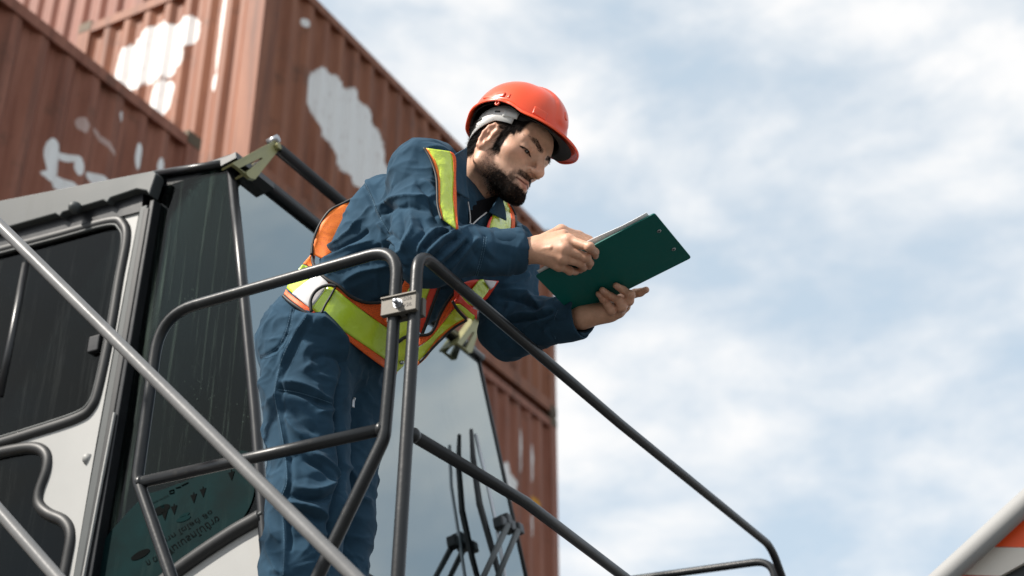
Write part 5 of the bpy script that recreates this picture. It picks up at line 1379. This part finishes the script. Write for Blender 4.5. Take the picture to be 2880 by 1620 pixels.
# hanging left front flap, clear of the body
dd = 3.215
ribbon('orange_mesh', zz2, [(862, 1165), (920, 1160), (958, 1125), (990, 1050), (1030, 975), (1075, 915)], [(860, 1235), (930, 1185), (985, 1120), (1030, 1060), (1075, 1005), (1115, 985)], None, 0, M_ormesh, V_, 24, 6, .002, depth=(dd, dd+.06, dd-.01, dd+.06))
ribbon('lime_stripe', zz2, [(852, 1245), (930, 1185), (985, 1120), (1030, 1062), (1080, 1000)], [(850, 1330), (905, 1275), (965, 1190), (1060, 1110), (1140, 1068)], None, 0, M_limegloss, V_, 26, 9, .002, depth=(dd-.01, dd+.05, dd-.015, dd+.05), noise=.004, nsc=45)
cord('piping', zz2, [(862, 1166), (920, 1160), (955, 1125), (988, 1045), (1030, 970), (1080, 905), (1110, 870)], None, 0, .0038, M_pipe, V_, depth=[dd-.003, dd+.03, dd+.06])
ribbon('orange_hem', zz2, [(850, 1330), (905, 1275), (965, 1190), (1060, 1110), (1140, 1066)], [(856, 1345), (915, 1288), (975, 1205), (1066, 1122), (1142, 1078)], None, 0, M_orange_f, V_, 24, 4, .002, depth=(dd-.017, dd+.05, dd-.017, dd+.05))
cord('piping', zz2, [(870, 1322), (975, 1210), (1066, 1126), (1144, 1078)], None, 0, .0030, M_pipe, V_, depth=[dd-.018, dd+.02, dd+.048])
# pocket fold with red border at the left chest
pk = 3.235
ribbon('orange_mesh', zz2, [(1070, 880), (1150, 850), (1220, 842), (1330, 850)], [(1075, 985), (1150, 1010), (1215, 985), (1262, 950)], None, 0, M_red, V_, 14, 8, .003, depth=(pk, pk+.06, pk, pk+.06))
ribbon('lime_stripe', zz2, [(1085, 960), (1170, 900), (1215, 845), (1245, 845)], [(1200, 1000), (1230, 960), (1265, 915), (1280, 880)], None, 0, M_limegloss, V_, 16, 8, .003, depth=(pk-.012, pk+.04, pk-.012, pk+.04), noise=.003)
ribbon('silver_stripe', zz2, [(1245, 845), (1280, 848), (1318, 852)], [(1282, 900), (1300, 885), (1312, 860)], None, 0, M_silver, V_, 8, 5, .003, depth=(pk+.03, pk+.05, pk+.03, pk+.05))
ribbon('pocket_fold', zz2, [(1065, 975), (1110, 985), (1190, 1060), (1200, 1075)], [(1100, 925), (1140, 975), (1180, 1010), (1205, 1020)], None, 0, M_red, V_, 12, 6, .004, depth=(pk-.03, pk-.02, pk-.025, pk-.015), noise=.003)
ribbon('lime_stripe', zz2, [(1070, 985), (1110, 1020), (1150, 1060), (1185, 1078)], [(1105, 985), (1140, 1010), (1168, 1035), (1190, 1050)], None, 0, M_limegloss, V_, 10, 5, .004, depth=(pk-.035, pk-.025, pk-.035, pk-.025), noise=.002)
cord('piping', zz2, [(1062, 965), (1085, 1010), (1120, 1050), (1140, 1070)], None, 0, .0034, M_pipe, V_, depth=[pk-.04, pk-.03])
# elastic loop and tab at the hip
cord('elastic_loop', zz2, [(240, 1030), (234, 970), (256, 918), (300, 884), (350, 874), (382, 882)], vest_base, .022, .0040, M_pipe, V_, tsm=12)
cord('elastic_loop', zz2, [(380, 884), (350, 940), (320, 990), (296, 1040)], vest_base, .022, .0028, M_pipe, V_)
# ------------------------------------------------------------------ hard hat
hat = empty('hard_hat', h2w((0, 0, .06))[0]); hat.parent = person; hat.location = Vector(h2w((0, 0, .06))[0]); hat['label'] = 'glossy orange-red hard hat'
M_hat = mat('orange_red_plastic', (.80, .080, .022), .30, 0, .45, coat=.15, bump=(9, .04, .004), dirt=(30, (.55, .05, .02), .62, .4))
M_hatin = mat('hat_inside', (.012, .010, .010), .7)
M_harn = mat('white_plastic', (.66, .65, .63), .45)
AX, AYF, AYB, AZ = .112, .132, .126, .122; HC = np.array([0, -.004, .066])
def hat_pt(phi, psi, off=0.0):
    """phi azimuth from front, psi 0 rim .. 1 crown"""
    t = psi*math.pi/2; c = math.cos(t)**.82; s_ = math.sin(t)**.95
    ay = AYF if math.cos(phi) > 0 else AYB
    x = (AX+off)*math.sin(phi)*c; y = (ay+off)*math.cos(phi)*c; z = (AZ+off)*s_
    # central ridge
    if off >= 0 and psi > .12:
        e = 1-min(1, max(0, (abs(x)-.024)/.004)); z2 = e*.0060*min(1, (psi-.12)/.08)
        n_ = np.array([0, y, z+.02]); n_ = n_/np.linalg.norm(n_); x, y, z = np.array([x, y, z])+n_*z2
    return HC+np.array([x, y, z+rim(phi)*(1-psi)**2])
def rim(phi):
    c = math.cos(phi)
    a = abs((phi+math.pi) % (2*math.pi)-math.pi)
    return .018*math.exp(-abs((a-1.90)/.78)**8)-.010*max(0, c)**2-.016*max(0, -c)**2
def lip(phi, k, off=0):
    """k 0..1 outwards from the rim"""
    p = hat_pt(phi, 0, off if off < 0 else 0); c = math.cos(phi)
    fwd_ = .050*max(0, (c-.25)/.75)**1.1; base_ = .009; ext = base_+fwd_
    d = np.array([math.sin(phi)*(AX/.12), c, 0]); d /= np.linalg.norm(d)
    if fwd_ > .004: d = d*.72+np.array([0, 1, 0])*.28
    drop = -.006*k-(.016*k*k)*max(0, c)**1.5-.006*k*max(0, -c)
    return p+d*ext*k+np.array([0, 0, drop])
def h2w(q):
    q = np.atleast_2d(q)-np.array([0, -.01, .05]); a = RAD(HT); c, s_ = math.cos(a), math.sin(a)
    q = np.stack([q[:, 0], q[:, 1]*c-q[:, 2]*s_, q[:, 1]*s_+q[:, 2]*c], 1)*HK+np.array([0, -.016, .052])
    return HP+HS*(q@HM.T)
HT = 12; HK = .905
def hat_surface(off, rows, lipr, n=96):
    V = []; F = []
    prof = [('s', q) for q in np.linspace(1, 0, rows)]+[('l', q) for q in lipr]
    for kind, q in prof:
        for k in range(n):
            ph = 2*math.pi*k/n; V.append(hat_pt(ph, q, off) if kind == 's' else lip(ph, q, off)+np.array([0, 0, off*.6 if off < 0 else 0]))
    m_ = len(prof)
    for i in range(m_-1):
        for k in range(n): F.append((i*n+k, (i+1)*n+k, (i+1)*n+(k+1) % n, i*n+(k+1) % n))
    return h2w(np.array(V)), F
V, F = hat_surface(0, 40, (.15, .4, .7, .92, 1.0))
sh_ = mesh('shell', V, F, M_hat, hat, True); sm = sh_.modifiers.new('solid', 'SOLIDIFY'); sm.thickness = .0035; sm.offset = -1
V, F = hat_surface(-.0075, 20, (.15, .4, .78)); mesh('liner', V, F, M_hatin, hat, True)
def hat_box(phi, psi, wd, ht, th, name, m=None, lift=0.0):
    p = hat_pt(phi, psi); p1 = hat_pt(phi+.02, psi); p2 = hat_pt(phi, psi+.02); u = nrm(p1-p); v = nrm(p2-p); n_ = nrm(np.cross(u, v))
    if n_@(p-HC) < 0: n_ = -n_
    V_ = h2w(np.array([p+n_*(lift+k*th)+u*i*wd+v*j*ht for i in (-1, 1) for j in (-1, 1) for k in (-1, 1)]))
    o = mesh(name, V_, [(0, 1, 3, 2), (4, 6, 7, 5), (0, 4, 5, 1), (2, 3, 7, 6), (0, 2, 6, 4), (1, 5, 7, 3)], m or M_hat, hat)
    bm = bmesh.new(); bm.from_mesh(o.data); bmesh.ops.recalc_face_normals(bm, faces=bm.faces); bm.to_mesh(o.data); bm.free()
    b = o.modifiers.new('bevel', 'BEVEL'); b.width = .0025; b.segments = 3; o.data.polygons.foreach_set('use_smooth', [True]*6); return o
hat_box(.66, .09, .019, .012, .0045, 'side_lug'); hat_box(-.66, .09, .019, .012, .0045, 'side_lug')
hat_box(1.75, .085, .036, .007, .0035, 'side_rib'); hat_box(-1.75, .085, .036, .007, .0035, 'side_rib')
hat_box(1.38, .085, .0035, .0075, .0055, 'slot_end')
hat_box(0.0, .30, .006, .012, .0055, 'front_lug')
# raised edges of the two side panels (long grooves from brim to crown)
for sx in (1, -1):
    pts = [hat_pt(sx*(.46+.10*q), .20+.52*q)+np.array([0, 0, .0004]) for q in np.linspace(0, 1, 14)]
    MB().tube(h2w(np.array(pts)), .0017, 6).build('panel_line', M_hat, hat, True)
    pts = [hat_pt(sx*a, .16+.10*math.sin((a-.9)*2.2))+np.array([0, 0, .0004]) for a in np.linspace(.9, 1.5, 12)]
    MB().tube(h2w(np.array(pts)), .0015, 6).build('panel_line', M_hat, hat, True)
# rim bead
MB().tube(h2w(np.array([lip(2*math.pi*k/96, 1.0) for k in range(97)])), .0022, 8, False).build('rim_bead', M_hat, hat, True)
# chin-strap eyelet tabs
for sx in (1, -1):
    a = sx*1.55; p = lip(a, .5)-np.array([0, 0, .008])
    n_ = np.array([math.sin(a), math.cos(a), 0]); u = np.array([math.cos(a), -math.sin(a), 0])
    ring = [p+u*.005*math.cos(t)+np.array([0, 0, .006])*math.sin(t) for t in np.linspace(0, 2*math.pi, 17)]
    MB().tube(h2w(np.array(ring)), .0024, 8, False).build('eyelet', M_hat, hat, True)
# white suspension band, lower at the nape
def band(a0, a1, n, f_top, f_bot, rx, ry, m, name, th=.0022):
    V = []; F = []
    for i in range(n):
        a = a0+(a1-a0)*i/(n-1)
        for k, z in ((0, f_top(a)), (1, f_bot(a))):
            V.append((rx*math.sin(a), -.006+ry*math.cos(a), z))
    for i in range(n-1): F.append((2*i, 2*i+1, 2*i+3, 2*i+2))
    o = mesh(name, h2w(np.array(V)), F, m, hat, True); s_ = o.modifiers.new('solid', 'SOLIDIFY'); s_.thickness = th; return o
sb = lambda a: max(0, -math.cos(a))
band(1.12, 2.95, 30, lambda a: .086-.030*sb(a), lambda a: .038-.004*max(0, math.cos(a))-.056*sb(a)**1.2, .0885, .106, M_harn, 'headband')
band(-2.75, -1.12, 30, lambda a: .086-.030*sb(a), lambda a: .038-.004*max(0, math.cos(a))-.056*sb(a)**1.2, .0885, .106, M_harn, 'headband')
band(1.05, 1.42, 10, lambda a: .070, lambda a: .051, .0905, .108, M_harn, 'ratchet_tab', .004)
for a, z, l in ((1.62, .064, .07), (1.26, .062, .05), (2.2, .046, .12), (2.35, .026, .10), (2.5, .058, .1)):
    band(a-l, a+l, 6, lambda q, z=z: z+.0022, lambda q, z=z: z-.0022, .0908, .1085, M_black, 'slot', .0018)
band(-3.14159, 3.14159, 40, lambda a: .040-.045*sb(a)+.03, lambda a: .018-.045*sb(a)+.03-.03+.03, .083, .100, M_hatin, 'sweatband') if False else None
band(-1.3, 1.3, 40, lambda a: .078, lambda a: .0535, .0835, .1035, M_hatin, 'sweatband', .004)
